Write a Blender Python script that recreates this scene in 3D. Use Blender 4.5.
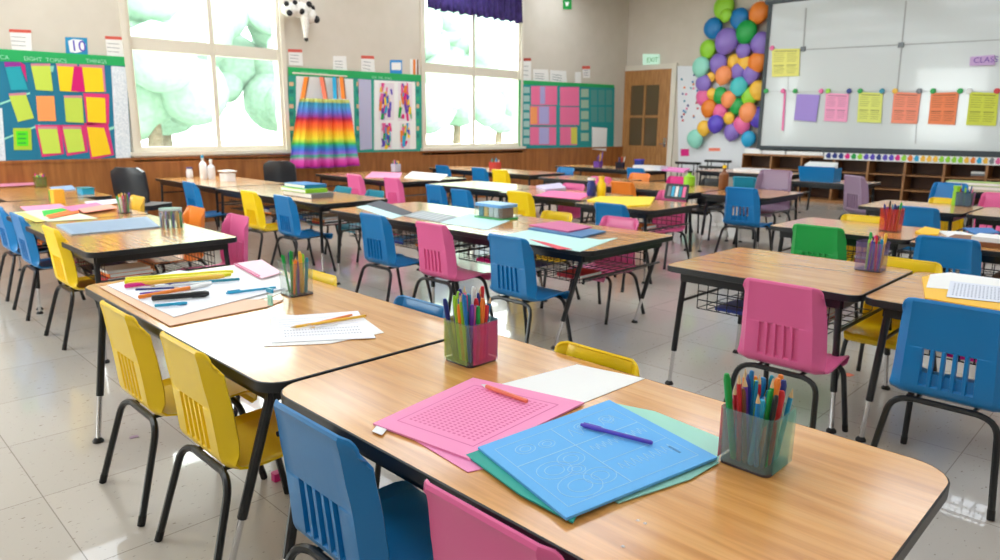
import bpy, bmesh, math, random
import numpy as np
from mathutils import Vector, Matrix
random.seed(7)
S = bpy.context.scene
C = S.collection
for o in list(bpy.data.objects): bpy.data.objects.remove(o)

# ------------------------------------------------------------------ camera, world, light, exposure
FPX, PITCH, ROLL, YAW, H = 698.7, 0.21578, 0.00841, 0.78083, 1.45
cp, sp = math.cos(PITCH), math.sin(PITCH)
FV = np.array([math.cos(YAW)*cp, math.sin(YAW)*cp, -sp])
R0 = np.array([math.sin(YAW), -math.cos(YAW), 0.0]); U0 = np.cross(R0, FV)
RV = R0*math.cos(ROLL)+U0*math.sin(ROLL); UV = -R0*math.sin(ROLL)+U0*math.cos(ROLL)
cam = bpy.data.cameras.new('camera'); co = bpy.data.objects.new('camera', cam); C.objects.link(co)
co.matrix_world = Matrix(((RV[0], UV[0], -FV[0], 0), (RV[1], UV[1], -FV[1], 0), (RV[2], UV[2], -FV[2], H), (0, 0, 0, 1)))
cam.sensor_width = 36; cam.lens = FPX*36/1000; cam.clip_start = .05; cam.clip_end = 200
cam.dof.use_dof = True; cam.dof.focus_distance = 1.9; cam.dof.aperture_fstop = 4.6
S.camera = co
S.view_settings.view_transform = 'Standard'; S.view_settings.look = 'None'
S.view_settings.gamma = 1; S.view_settings.use_curve_mapping = False
S.view_settings.exposure = 0.4
W = bpy.data.worlds.new('sky'); S.world = W; W.use_nodes = True
bg = W.node_tree.nodes['Background']; bg.inputs[0].default_value = (.93, 1.0, .98, 1); bg.inputs[1].default_value = 8.5
CEIL_STRENGTH = 3.4

YW, XW, ZC = 10.65, 15.2, 4.55         # left wall plane, right wall plane, ceiling
YB, XB = -3.0, -2.4                    # walls behind the camera
def ray(px, py): return FV*FPX+RV*(px-500)-UV*(py-280)
def at(px, py, z=.7):
    d = ray(px, py); t = (z-H)/d[2]; return (d[0]*t, d[1]*t)
def onY(px, py, Y):
    d = ray(px, py); t = Y/d[1]; return (d[0]*t, Y, H+d[2]*t)
def onX(px, py, X):
    d = ray(px, py); t = X/d[0]; return (X, d[1]*t, H+d[2]*t)
def y_from(px, X, z):                  # y of the point at x=X, height z seen in image column px
    k = (px-500)/FPX; a = RV-k*FV      # a . (X, y, z-H) = 0
    return -(a[0]*X+a[2]*(z-H))/a[1]

def portal(name, loc, rot, sx, sy):
    l = bpy.data.lights.new(name, 'AREA'); l.shape = 'RECTANGLE'; l.size = sx; l.size_y = sy
    l.cycles.is_portal = True
    o = bpy.data.objects.new(name, l); o.location = loc; o.rotation_euler = rot; C.objects.link(o)
WIN1 = (3.5, 5.76, 1.06, 3.95); WIN2 = (8.66, 11.3, 1.04, 3.95)
FILL_OPENINGS = [(6.2, 8.6)]         # unseen opening behind the camera, added to throw light on the chair backs
for i, w in enumerate((WIN1, WIN2)):
    portal('window_daylight', ((w[0]+w[1])/2, YW+.25, (w[2]+w[3])/2), (math.radians(-90), 0, 0), w[1]-w[0], w[3]-w[2])
for a, b in FILL_OPENINGS:
    portal('window_daylight', (XB-.25, (a+b)/2, 2.4), (0, math.radians(-90), 0), 2.8, b-a)  # daylight through the added rear opening

# ------------------------------------------------------------------ materials
def lin(c): return tuple(((v/255)/12.92 if v/255 <= .04045 else ((v/255+.055)/1.055)**2.4) for v in c)+(1,)
MATS = {}
def M(name, col, rough=.5, metal=0, coat=0, alpha=None, spec=.5, emit=0, trans=0):
    if name in MATS: return MATS[name]
    m = bpy.data.materials.new(name); m.use_nodes = True; b = m.node_tree.nodes['Principled BSDF']
    b.inputs['Base Color'].default_value = lin(col); b.inputs['Roughness'].default_value = rough
    b.inputs['Metallic'].default_value = metal; b.inputs['Coat Weight'].default_value = coat
    b.inputs['Specular IOR Level'].default_value = spec
    if trans: b.inputs['Transmission Weight'].default_value = trans
    if emit:
        b.inputs['Emission Color'].default_value = lin(col); b.inputs['Emission Strength'].default_value = emit
    m.diffuse_color = lin(col); MATS[name] = m; return m
def noisy(name, c1, c2, scale=6, rough=.6, stretch=(1, 1, 1), bump=0, coat=0, spec=.5, detail=4, contrast=(.35, .65)):
    m = M(name, c1, rough, coat=coat, spec=spec); nt = m.node_tree; N = nt.nodes; L = nt.links; b = N['Principled BSDF']
    tc = N.new('ShaderNodeTexCoord'); mp = N.new('ShaderNodeMapping'); nz = N.new('ShaderNodeTexNoise'); cr = N.new('ShaderNodeValToRGB')
    mp.inputs['Scale'].default_value = stretch; nz.inputs['Scale'].default_value = scale; nz.inputs['Detail'].default_value = detail
    cr.color_ramp.elements[0].color = lin(c1); cr.color_ramp.elements[1].color = lin(c2)
    cr.color_ramp.elements[0].position = contrast[0]; cr.color_ramp.elements[1].position = contrast[1]
    L.new(tc.outputs['Object'], mp.inputs[0]); L.new(mp.outputs[0], nz.inputs[0]); L.new(nz.outputs[0], cr.inputs[0]); L.new(cr.outputs[0], b.inputs['Base Color'])
    if bump:
        bp = N.new('ShaderNodeBump'); bp.inputs['Strength'].default_value = bump; L.new(nz.outputs[0], bp.inputs['Height']); L.new(bp.outputs[0], b.inputs['Normal'])
    return m
wall_m = noisy('wall_paint', (208, 199, 184), (212, 203, 189), 3, .75)
ceil_m = M('ceiling_paint', (240, 238, 232), .8)
wood_w = noisy('wainscot_wood', (142, 84, 38), (170, 106, 52), 2.5, .4, (6, 1, .7))
trim_m = M('cream_trim', (222, 214, 198), .45)
black_m = M('black_steel', (26, 28, 31), .28)
band_m = M('black_edge_band', (32, 33, 36), .4)
chrome_m = M('chrome', (215, 215, 218), .18, 1)
rubber_m = M('black_rubber', (18, 18, 18), .6)
white_m = M('white_paper', (244, 244, 242), .6)
def wood_table():
    m = M('table_laminate', (226, 178, 116), .24, spec=.5, coat=.65); nt = m.node_tree; N = nt.nodes; L = nt.links; b = N['Principled BSDF']
    b.inputs['Coat Roughness'].default_value = .13
    tc = N.new('ShaderNodeTexCoord'); mp = N.new('ShaderNodeMapping'); mp.inputs['Scale'].default_value = (11, .8, 1)
    nz = N.new('ShaderNodeTexNoise'); nz.inputs['Scale'].default_value = 2.2; nz.inputs['Detail'].default_value = 6; nz.inputs['Distortion'].default_value = .6
    cr = N.new('ShaderNodeValToRGB'); e = cr.color_ramp.elements
    e[0].position = .3; e[0].color = lin((196, 132, 64)); e[1].position = .72; e[1].color = lin((234, 180, 110))
    k = e.new(.5); k.color = lin((222, 160, 88))
    mp2 = N.new('ShaderNodeMapping'); mp2.inputs['Scale'].default_value = (70, 2.5, 1); n2 = N.new('ShaderNodeTexNoise'); n2.inputs['Scale'].default_value = 2
    mx = N.new('ShaderNodeMix'); mx.data_type = 'RGBA'; mx.blend_type = 'MULTIPLY'; mx.inputs[0].default_value = .35
    c2 = N.new('ShaderNodeValToRGB'); c2.color_ramp.elements[0].position = .35; c2.color_ramp.elements[0].color = (.72, .66, .58, 1); c2.color_ramp.elements[1].position = .6; c2.color_ramp.elements[1].color = (1, 1, 1, 1)
    L.new(tc.outputs['Object'], mp.inputs[0]); L.new(mp.outputs[0], nz.inputs[0]); L.new(nz.outputs[0], cr.inputs[0])
    L.new(tc.outputs['Object'], mp2.inputs[0]); L.new(mp2.outputs[0], n2.inputs[0]); L.new(n2.outputs[0], c2.inputs[0])
    L.new(cr.outputs[0], mx.inputs[6]); L.new(c2.outputs[0], mx.inputs[7]); L.new(mx.outputs[2], b.inputs['Base Color'])
    return m
table_m = wood_table()
def floor_mat():
    m = M('vinyl_floor', (196, 190, 182), .25, spec=.5, coat=.6); nt = m.node_tree; N = nt.nodes; L = nt.links; b = N['Principled BSDF']
    tc = N.new('ShaderNodeTexCoord')
    br = N.new('ShaderNodeTexBrick'); br.offset = 0; br.inputs['Scale'].default_value = 1
    br.inputs['Brick Width'].default_value = .62; br.inputs['Row Height'].default_value = .62; br.inputs['Mortar Size'].default_value = .0022
    br.inputs['Color1'].default_value = lin((199, 192, 183)); br.inputs['Color2'].default_value = lin((193, 186, 177)); br.inputs['Mortar'].default_value = lin((150, 142, 133))
    mpb = N.new('ShaderNodeMapping'); mpb.inputs['Location'].default_value = (.1, .04, 0)
    mp = N.new('ShaderNodeMapping'); mp.inputs['Scale'].default_value = (1, 2.2, 1); mp.inputs['Rotation'].default_value = (0, 0, .5)
    nz = N.new('ShaderNodeTexNoise'); nz.inputs['Scale'].default_value = 34; nz.inputs['Detail'].default_value = 2
    cr = N.new('ShaderNodeValToRGB'); cr.color_ramp.elements[0].position = .28; cr.color_ramp.elements[0].color = (.42, .38, .34, 1); cr.color_ramp.elements[1].position = .33; cr.color_ramp.elements[1].color = (1, 1, 1, 1)
    mx = N.new('ShaderNodeMix'); mx.data_type = 'RGBA'; mx.blend_type = 'MULTIPLY'; mx.inputs[0].default_value = .8
    L.new(tc.outputs['Object'], mpb.inputs[0]); L.new(mpb.outputs[0], br.inputs[0]); L.new(tc.outputs['Object'], mp.inputs[0]); L.new(mp.outputs[0], nz.inputs[0]); L.new(nz.outputs[0], cr.inputs[0])
    L.new(br.outputs[0], mx.inputs[6]); L.new(cr.outputs[0], mx.inputs[7]); L.new(mx.outputs[2], b.inputs['Base Color'])
    n3 = N.new('ShaderNodeTexNoise'); n3.inputs['Scale'].default_value = 5; bp = N.new('ShaderNodeBump'); bp.inputs['Strength'].default_value = .04
    L.new(tc.outputs['Object'], n3.inputs[0]); L.new(n3.outputs[0], bp.inputs['Height']); L.new(bp.outputs[0], b.inputs['Normal'])
    return m
def clear(name, col, mixv=.25, rough=.08):        # thin clear plastic or glass: see-through mixed with gloss and a tint
    if name in MATS: return MATS[name]
    m = bpy.data.materials.new(name); m.use_nodes = True; nt = m.node_tree; N = nt.nodes; L = nt.links; N.remove(N['Principled BSDF'])
    out = N['Material Output']; t = N.new('ShaderNodeBsdfTransparent'); t.inputs[0].default_value = tuple(.14*v+.86 for v in lin(col)[:3])+(1,)
    d = N.new('ShaderNodeBsdfPrincipled'); d.inputs['Base Color'].default_value = lin(col); d.inputs['Roughness'].default_value = rough
    a = N.new('ShaderNodeMixShader'); a.inputs[0].default_value = mixv
    L.new(t.outputs[0], a.inputs[1]); L.new(d.outputs[0], a.inputs[2]); L.new(a.outputs[0], out.inputs[0]); MATS[name] = m
    m.diffuse_color = lin(col); return m
glass_m = clear('window_glass', (240, 250, 248), .05, .02)

PAL = dict(blue=(8, 120, 186), yellow=(255, 214, 16), pink=(232, 102, 158), green=(20, 162, 70), orange=(240, 132, 40), teal=(30, 140, 165),
           mauve=(150, 122, 148), black=(30, 32, 36), red=(205, 40, 50), purple=(110, 60, 170), navy=(30, 50, 130), magenta=(225, 20, 130),
           lime=(150, 215, 50), white=(240, 240, 238), cyan=(40, 165, 210), lemon=(236, 226, 12), grey=(120, 125, 130), gold=(245, 190, 60), violet=(90, 70, 190), salmon=(245, 125, 95), mint=(150, 222, 200), brown=(130, 80, 45))
def plastic(c, r=.32): return M('plastic_'+c+('' if r == .32 else '_matte'), PAL[c], r)
def paper(name, col): return M('paper_'+name, col, .6)

# ------------------------------------------------------------------ mesh helpers
class B:
    def __init__(s): s.bm = bmesh.new(); s.mi = 0
    def box(s, a, b, rot=None, piv=None):
        x0, y0, z0 = a; x1, y1, z1 = b
        P = [(x, y, z) for z in (z0, z1) for y in (y0, y1) for x in (x0, x1)]
        if rot is not None:
            pv = Vector(piv or ((x0+x1)/2, (y0+y1)/2, (z0+z1)/2)); P = [tuple(rot @ (Vector(p)-pv)+pv) for p in P]
        v = [s.bm.verts.new(p) for p in P]
        for f in ((0, 2, 3, 1), (4, 5, 7, 6), (0, 1, 5, 4), (2, 6, 7, 3), (0, 4, 6, 2), (1, 3, 7, 5)):
            s.bm.faces.new([v[i] for i in f]).material_index = s.mi
        return s
    def prism(s, poly, z0, z1, T=None):      # poly in xy (ccw), optional transform
        f = (lambda p: T @ Vector(p)) if T is not None else Vector
        lo = [s.bm.verts.new(f((x, y, z0))) for x, y in poly]; hi = [s.bm.verts.new(f((x, y, z1))) for x, y in poly]
        s.bm.faces.new(lo[::-1]); s.bm.faces.new(hi); n = len(poly)
        for i in range(n): s.bm.faces.new([lo[i], lo[(i+1) % n], hi[(i+1) % n], hi[i]])
        return s
    def slab(s, P, d):                       # polygon of world points thickened by vector d
        d = Vector(d); lo = [s.bm.verts.new(p) for p in P]; hi = [s.bm.verts.new(Vector(p)+d) for p in P]; n = len(P)
        s.bm.faces.new(lo[::-1]); s.bm.faces.new(hi)
        for i in range(n): s.bm.faces.new([lo[i], lo[(i+1) % n], hi[(i+1) % n], hi[i]])
        return s
    def tube(s, pts, r, n=8, caps=True):
        pts = [Vector(p) for p in pts]; rs = r if isinstance(r, (list, tuple)) else [r]*len(pts); rings = []
        up = Vector((0, 0, 1)); t0 = (pts[1]-pts[0]).normalized()
        a = t0.cross(up);  a = a.normalized() if a.length > 1e-3 else Vector((1, 0, 0))
        for i, p in enumerate(pts):
            t = (pts[min(i+1, len(pts)-1)]-pts[max(i-1, 0)]).normalized()
            a = (a-t*a.dot(t)).normalized(); b = t.cross(a)
            rings.append([s.bm.verts.new(p+(a*math.cos(2*math.pi*k/n)+b*math.sin(2*math.pi*k/n))*rs[i]) for k in range(n)])
        for i in range(len(rings)-1):
            for k in range(n): s.bm.faces.new([rings[i][k], rings[i][(k+1) % n], rings[i+1][(k+1) % n], rings[i+1][k]])
        if caps: s.bm.faces.new(rings[0][::-1]); s.bm.faces.new(rings[-1])
        return s
    def lathe(s, prof, n=16, T=None, sy=1):  # prof of (r,z)
        f = (lambda p: T @ Vector(p)) if T is not None else Vector
        rings = []
        for r, z in prof:
            if r < 1e-5: rings.append([s.bm.verts.new(f((0, 0, z)))])
            else: rings.append([s.bm.verts.new(f((r*math.cos(2*math.pi*k/n), sy*r*math.sin(2*math.pi*k/n), z))) for k in range(n)])
        for a, b in zip(rings, rings[1:]):
            for k in range(n):
                k2 = (k+1) % n
                if len(a) == 1 and len(b) == 1: continue
                if len(a) == 1: s.bm.faces.new([a[0], b[k2], b[k]])
                elif len(b) == 1: s.bm.faces.new([a[k], a[k2], b[0]])
                else: s.bm.faces.new([a[k], a[k2], b[k2], b[k]])
        if len(rings[0]) > 1: s.bm.faces.new(rings[0][::-1])
        if len(rings[-1]) > 1: s.bm.faces.new(rings[-1])
        return s
    def blob(s, c, r, sub=2, jitter=0):
        d = bmesh.ops.create_icosphere(s.bm, subdivisions=sub, radius=1)
        r = r if isinstance(r, tuple) else (r, r, r)
        for v in d['verts']:
            k = 1+random.uniform(-jitter, jitter); v.co = Vector((v.co.x*r[0]*k+c[0], v.co.y*r[1]*k+c[1], v.co.z*r[2]*k+c[2]))
        return s
    def obj(s, name, mat=None, parent=None, smooth=True, ang=35):
        bmesh.ops.recalc_face_normals(s.bm, faces=s.bm.faces[:])
        me = bpy.data.meshes.new(name); s.bm.to_mesh(me); s.bm.free()
        for m in (mat if isinstance(mat, (list, tuple)) else [mat]):
            if m: me.materials.append(m)
        if smooth and len(me.polygons):
            me.polygons.foreach_set('use_smooth', [True]*len(me.polygons)); me.set_sharp_from_angle(angle=math.radians(ang))
        o = bpy.data.objects.new(name, me); C.objects.link(o)
        if parent: o.parent = parent
        return o
def tag(o, label, cat, group=None):
    o['label'] = label; o['category'] = cat
    if group: o['group'] = group
    return o
def thing(name, label, cat, loc=(0, 0, 0), rz=0, group=None):
    o = bpy.data.objects.new(name, None); C.objects.link(o); o.location = loc; o.rotation_euler = (0, 0, rz); o.empty_display_size = .1
    return tag(o, label, cat, group)
def struct(o): o['kind'] = 'structure'; return o
def sroot(name, loc=(0, 0, 0)):
    o = bpy.data.objects.new(name, None); C.objects.link(o); o.location = loc; return struct(o)
KIDS = {}
def kids(o): return [c for c in bpy.data.objects if c.parent == o]
def copy_tree(o, parent=None):
    c = o.copy(); C.objects.link(c)
    if parent: c.parent = parent
    for k in kids(o): copy_tree(k, c)
    return c
def rrect(x0, x1, y0, y1, r, n=5):
    P = []
    for cx, cy, a0 in ((x1-r, y1-r, 0), (x0+r, y1-r, 90), (x0+r, y0+r, 180), (x1-r, y0+r, 270)):
        for i in range(n+1):
            a = math.radians(a0+90*i/n); P.append((cx+r*math.cos(a), cy+r*math.sin(a)))
    return P
def bend(p0, p1, p2, r, n=5):                # round the corner p1
    p0, p1, p2 = map(Vector, (p0, p1, p2)); a = p1+(p0-p1).normalized()*r; b = p1+(p2-p1).normalized()*r
    return [a*(1-t)**2+p1*2*t*(1-t)+b*t*t for t in [i/n for i in range(n+1)]]
def Q(c, u, v):                              # bilinear point in quad c
    a = Vector(c[0])*(1-u)+Vector(c[1])*u; b = Vector(c[3])*(1-u)+Vector(c[2])*u; return a*(1-v)+b*v

# ------------------------------------------------------------------ room
struct(B().box((XB-.2, YB-.2, -.12), (XW+.2, YW+.2, 0)).obj('floor', floor_mat()))
struct(B().box((XB-.2, YB-.2, ZC), (XW+.2, YW+.2, ZC+.15)).obj('ceiling', ceil_m))
def wall_left():
    b = B(); y0, y1 = YW, YW+.2
    xs = [XB-.2, WIN1[0], WIN1[1], WIN2[0], WIN2[1], XW+.2]
    b.box((xs[0], y0, 0), (xs[1], y1, ZC)); b.box((xs[2], y0, 0), (xs[3], y1, ZC)); b.box((xs[4], y0, 0), (xs[5], y1, ZC))
    for w in (WIN1, WIN2): b.box((w[0], y0, 0), (w[1], y1, w[2])); b.box((w[0], y0, w[3]), (w[1], y1, ZC))
    return b
struct(wall_left().obj('wall_left', wall_m, smooth=False))
struct(B().box((XW, YB-.2, 0), (XW+.2, YW, ZC)).obj('wall_right', wall_m, smooth=False))
struct(B().box((XB-.2, YB-.2, 0), (XW, YB, ZC)).obj('wall_front', wall_m, smooth=False))
b = B(); ys = YB
for a, c in FILL_OPENINGS:
    b.box((XB-.2, ys, 0), (XB, a, ZC)); b.box((XB-.2, a, 0), (XB, c, 1.0)); b.box((XB-.2, a, 3.8), (XB, c, ZC)); ys = c
b.box((XB-.2, ys, 0), (XB, YW, ZC)); struct(b.obj('wall_back', wall_m, smooth=False))
# wainscot
b = B().box((XB, YW-.03, .0), (XW, YW, .95)); b.box((XB, YW-.045, .0), (XW, YW, .12)); struct(b.obj('trim_1', wood_w, smooth=False))
struct(B().box((XB, YW-.045, .95), (XW, YW, .985)).obj('trim_2', wood_w, smooth=False))
# windows
def window(name, w, mull, y=YW, rail=(2.45, 2.62)):
    r = sroot(name, (w[0], y, w[2])); r_ = lambda p: (p[0]-w[0], p[1]-y, p[2]-w[2])
    x0, x1, z0, z1 = w
    def bx(b, a, c): b.box(r_(a), r_(c)); return b
    b = B()
    for a, c in (((x0-.07, y-.035, z0), (x0, y+.02, z1+.08)), ((x1, y-.035, z0), (x1+.07, y+.02, z1+.08)), ((x0, y-.035, z1), (x1, y+.02, z1+.08))): bx(b, a, c)
    for a, c in (((x0, y, z0), (x0+.05, y+.14, z1)), ((x1-.05, y, z0), (x1, y+.14, z1)), ((x0+.05, y, z1-.07), (x1-.05, y+.14, z1)), ((x0+.05, y, z0), (x1-.05, y+.14, z0+.07))): bx(b, a, c)
    b.obj('window_frame', trim_m, r, smooth=False)
    bx(B(), (mull-.035, y+.03, z0+.07), (mull+.035, y+.12, z1-.07)).obj('mullion', trim_m, r, smooth=False)
    b = B(); bx(b, (x0+.05, y+.02, rail[0]), (mull-.035, y+.13, rail[1])); bx(b, (mull+.035, y+.02, rail[0]), (x1-.05, y+.13, rail[1])); b.obj('meeting_rail', trim_m, r, smooth=False)
    for a, c in ((x0+.05, mull-.035), (mull+.035, x1-.05)):
        for e, f in ((z0+.07, rail[0]), (rail[1], z1-.07)): bx(B(), (a, y+.075, e), (c, y+.081, f)).obj('pane', glass_m, r, smooth=False)
    b = B(); bx(b, (x0-.12, y-.1, z0-.05), (x1+.12, y+.03, z0)); bx(b, (x0-.08, y-.03, z0-.13), (x1+.08, y, z0-.05)); b.obj('window_sill', trim_m, r, smooth=False)
window('window_1', WIN1, 4.68); window('window_2', WIN2, 9.98)
# lawn and trees outside the windows
struct(B().box((-14, YW+.25, -.3), (45, 70, -.2)).obj('ground', noisy('lawn', (150, 168, 150), (170, 184, 165), 2, .9), smooth=False))
leaf_m = noisy('foliage', (138, 164, 146), (158, 184, 166), 5, .8, bump=.6); bark_m = noisy('bark', (110, 90, 70), (140, 120, 100), 8, .9)
for i, (x, y, s) in enumerate([(3.5, 20, 1.0), (8, 23, 1.2), (13, 21, 1.0), (18, 24, 1.25), (24, 27, 1.3), (31, 31, 1.3), (5.8, 27, 1.3), (10.5, 29, 1.4), (15.5, 28, 1.3), (21.5, 33, 1.5)]):
    t = thing('tree', 'pale green tree outside, ' + ['leftmost through the left window', 'crown filling the right panes of the left window', 'between the two windows', 'in the left panes below the purple valance', 'in the right panes below the purple valance', 'farthest right beyond the wall', 'back row, behind the left window centre', 'back row, right edge of the left window', 'back row, behind the wall between the windows', 'back row, behind the window with the purple valance'][i], 'tree', (x, y, -.2), 0, 'trees outside the windows')
    B().tube([(0, 0, 0), (.1, 0, 1.5), (0, .1, 3.2)], [.22*s, .16*s, .1*s], 10).obj('trunk', bark_m, t)
    b = B()
    for k in range(34):
        a = random.uniform(0, 6.28); q = random.uniform(0, 2.0)*s; b.blob((q*math.cos(a), q*math.sin(a), random.uniform(1.6, 5.2)*s), random.uniform(.5, 1.0)*s, 3, .03)
    b.obj('crown', leaf_m, t)
# ceiling fixtures
diff_m = M('lamp_diffuser', (236, 245, 255), .5, emit=CEIL_STRENGTH)
n = 0
for j, ly in enumerate((-1.2, 1.6, 4.4, 7.2, 9.6)):
    for i, lx in enumerate((-.6, 2.6, 5.8, 9.0, 12.2)):
        t = thing('ceiling_light', 'wide ceiling light, number %d of the row' % (i+1)+' over ' + ['the far right tables', 'the front tables', 'the middle tables', 'the window side tables', 'the boards by the window wall'][j], 'light', (lx, ly, ZC-.09), 0, 'ceiling lights')
        B().box((-.66, -.75, .0), (.66, .75, .09)).obj('housing', trim_m, t, smooth=False)
        B().box((-.63, -.72, -.02), (.63, .72, .0)).obj('diffuser', diff_m, t, smooth=False)

# ------------------------------------------------------------------ chair
def make_shell(slotted):
    prof = [(.19, .33), (.205, .344), (.208, .36), (.195, .372), (.15, .38), (.08, .377), (0, .371), (-.07, .367), (-.12, .368), (-.155, .376), (-.18, .392),
            (-.192, .408), (-.198, .424), (-.1995, .431), (-.204, .48), (-.2065, .51), (-.213, .58), (-.2135, .585), (-.218, .62), (-.225, .66), (-.230, .70), (-.2335, .73), (-.237, .75), (-.240, .764), (-.2405, .772), (-.238, .778), (-.234, .78)]
    half = [.165, .178, .184, .187, .19, .195, .2, .203, .204, .204, .204, .203, .202, .201, .199, .197, .194, .194, .191, .188, .185, .183, .182, .181, .18, .18, .18]
    gaps = (0, .2, .4)
    cs = []
    for c in gaps: cs += [c-.082, c-.07, c+.07, c+.082]
    cs = [c for c in cs if c > 0]
    us = sorted([-1, -.985, -.95, -.9, -.78, -.745, -.55]+[-c for c in cs]+cs+[.55, .745, .78, .9, .95, .985, 1])
    bm = bmesh.new(); G = []
    for i, (x, z) in enumerate(prof):
        row = []
        for u in us:
            au = abs(u); fl = max(0, (au-.78)/.22); back = min(1, max(0, (z-.38)/.06)) if i > 8 else 0
            X, Z = x, z
            if i > 8: X += .05*fl*back*(1-.55*max(0, (z-.70)/.08))
            if 1 < i <= 10: Z += .014*fl
            gro = any(abs(au-c) < .076 for c in gaps)
            if 13 <= i <= 16 and gro: X += .011
            if 16 < i < 24 and au <= .745: X += .003
            q = max(0, (au-.8)/.2); t = max(0, (z-.70)/.08); Z -= t*.04*(1-math.sqrt(max(0, 1-q*q)))
            row.append(bm.verts.new((X, u*half[i], Z)))
        G.append(row)
    for i in range(len(prof)-1):
        for j in range(len(us)-1):
            um = abs((us[j]+us[j+1])/2)
            if slotted and i in (14, 15) and any(abs(um-c) < .06 for c in gaps): continue
            bm.faces.new([G[i][j], G[i][j+1], G[i+1][j+1], G[i+1][j]])
    me = bpy.data.meshes.new('t'); bm.to_mesh(me); bm.free(); o = bpy.data.objects.new('t', me); C.objects.link(o)
    md = o.modifiers.new('s', 'SOLIDIFY'); md.thickness = .008; md.offset = 0
    dg = bpy.context.evaluated_depsgraph_get(); m2 = bpy.data.meshes.new_from_object(o.evaluated_get(dg)); bpy.data.objects.remove(o)
    m2.name = 'seat_shell'; m2.polygons.foreach_set('use_smooth', [True]*len(m2.polygons)); m2.set_sharp_from_angle(angle=math.radians(30)); m2.materials.append(plastic('blue'))
    return m2
SHELL = {False: make_shell(False), True: make_shell(True)}
def make_chair_proto():
    root = bpy.data.objects.new('student_chair', None); C.objects.link(root)
    s = bpy.data.objects.new('seat_shell', SHELL[False]); C.objects.link(s); s.parent = root
    s.material_slots[0].link = 'OBJECT'; s.material_slots[0].material = plastic('blue')
    r = .013
    B().tube([(-.178, -.115, .355), (-.178, .115, .355)], r).obj('rear_crossbar', black_m, root)
    B().tube([(.12, -.115, .36), (.12, .115, .36)], r).obj('front_crossbar', black_m, root)
    for sgn in (-1, 1):
        B().tube([(-.178, .1*sgn, .356), (.12, .1*sgn, .359)], .009).obj('side_rail', black_m, root)
        for (x0, z0, xf, yf) in ((-.178, .355, -.285, .222), (.12, .36, .2, .205)):
            f = Vector((xf, yf*sgn, .018)); k = Vector((x0+(-.012 if x0 < 0 else .01), .185*sgn, z0-.008))
            pts = [(x0, .11*sgn, z0)]+bend((x0, .11*sgn, z0), k, f, .06)+[f]
            l = B().tube(pts, r).obj('leg', black_m, root)
            d = (f-k).normalized(); B().tube([f-d*.02, f+d*.018], .0138, 8).obj('foot_glide', rubber_m, l)
    return root
CH0 = make_chair_proto(); used = [False]
def chair(xt, y, col, label, face=1, slot=False, sc=1.0, rz=None, group=None):
    """xt,y: where the top of the backrest stands; face=+1 looks to +X."""
    r = CH0 if not used[0] else copy_tree(CH0); used[0] = True
    a = (0 if face > 0 else math.pi) if rz is None else rz
    r.location = (xt+.243*sc*math.cos(a), y+.243*sc*math.sin(a), 0); r.rotation_euler = (0, 0, a); r.scale = (sc, sc, sc)
    tag(r, label, 'chair', group or 'student chairs around the tables')
    for k in kids(r):
        if k.name.startswith('seat_shell'):
            k.data = SHELL[slot]; k.material_slots[0].link = 'OBJECT'; k.material_slots[0].material = plastic(col)
    return r
yf = y_from
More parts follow.
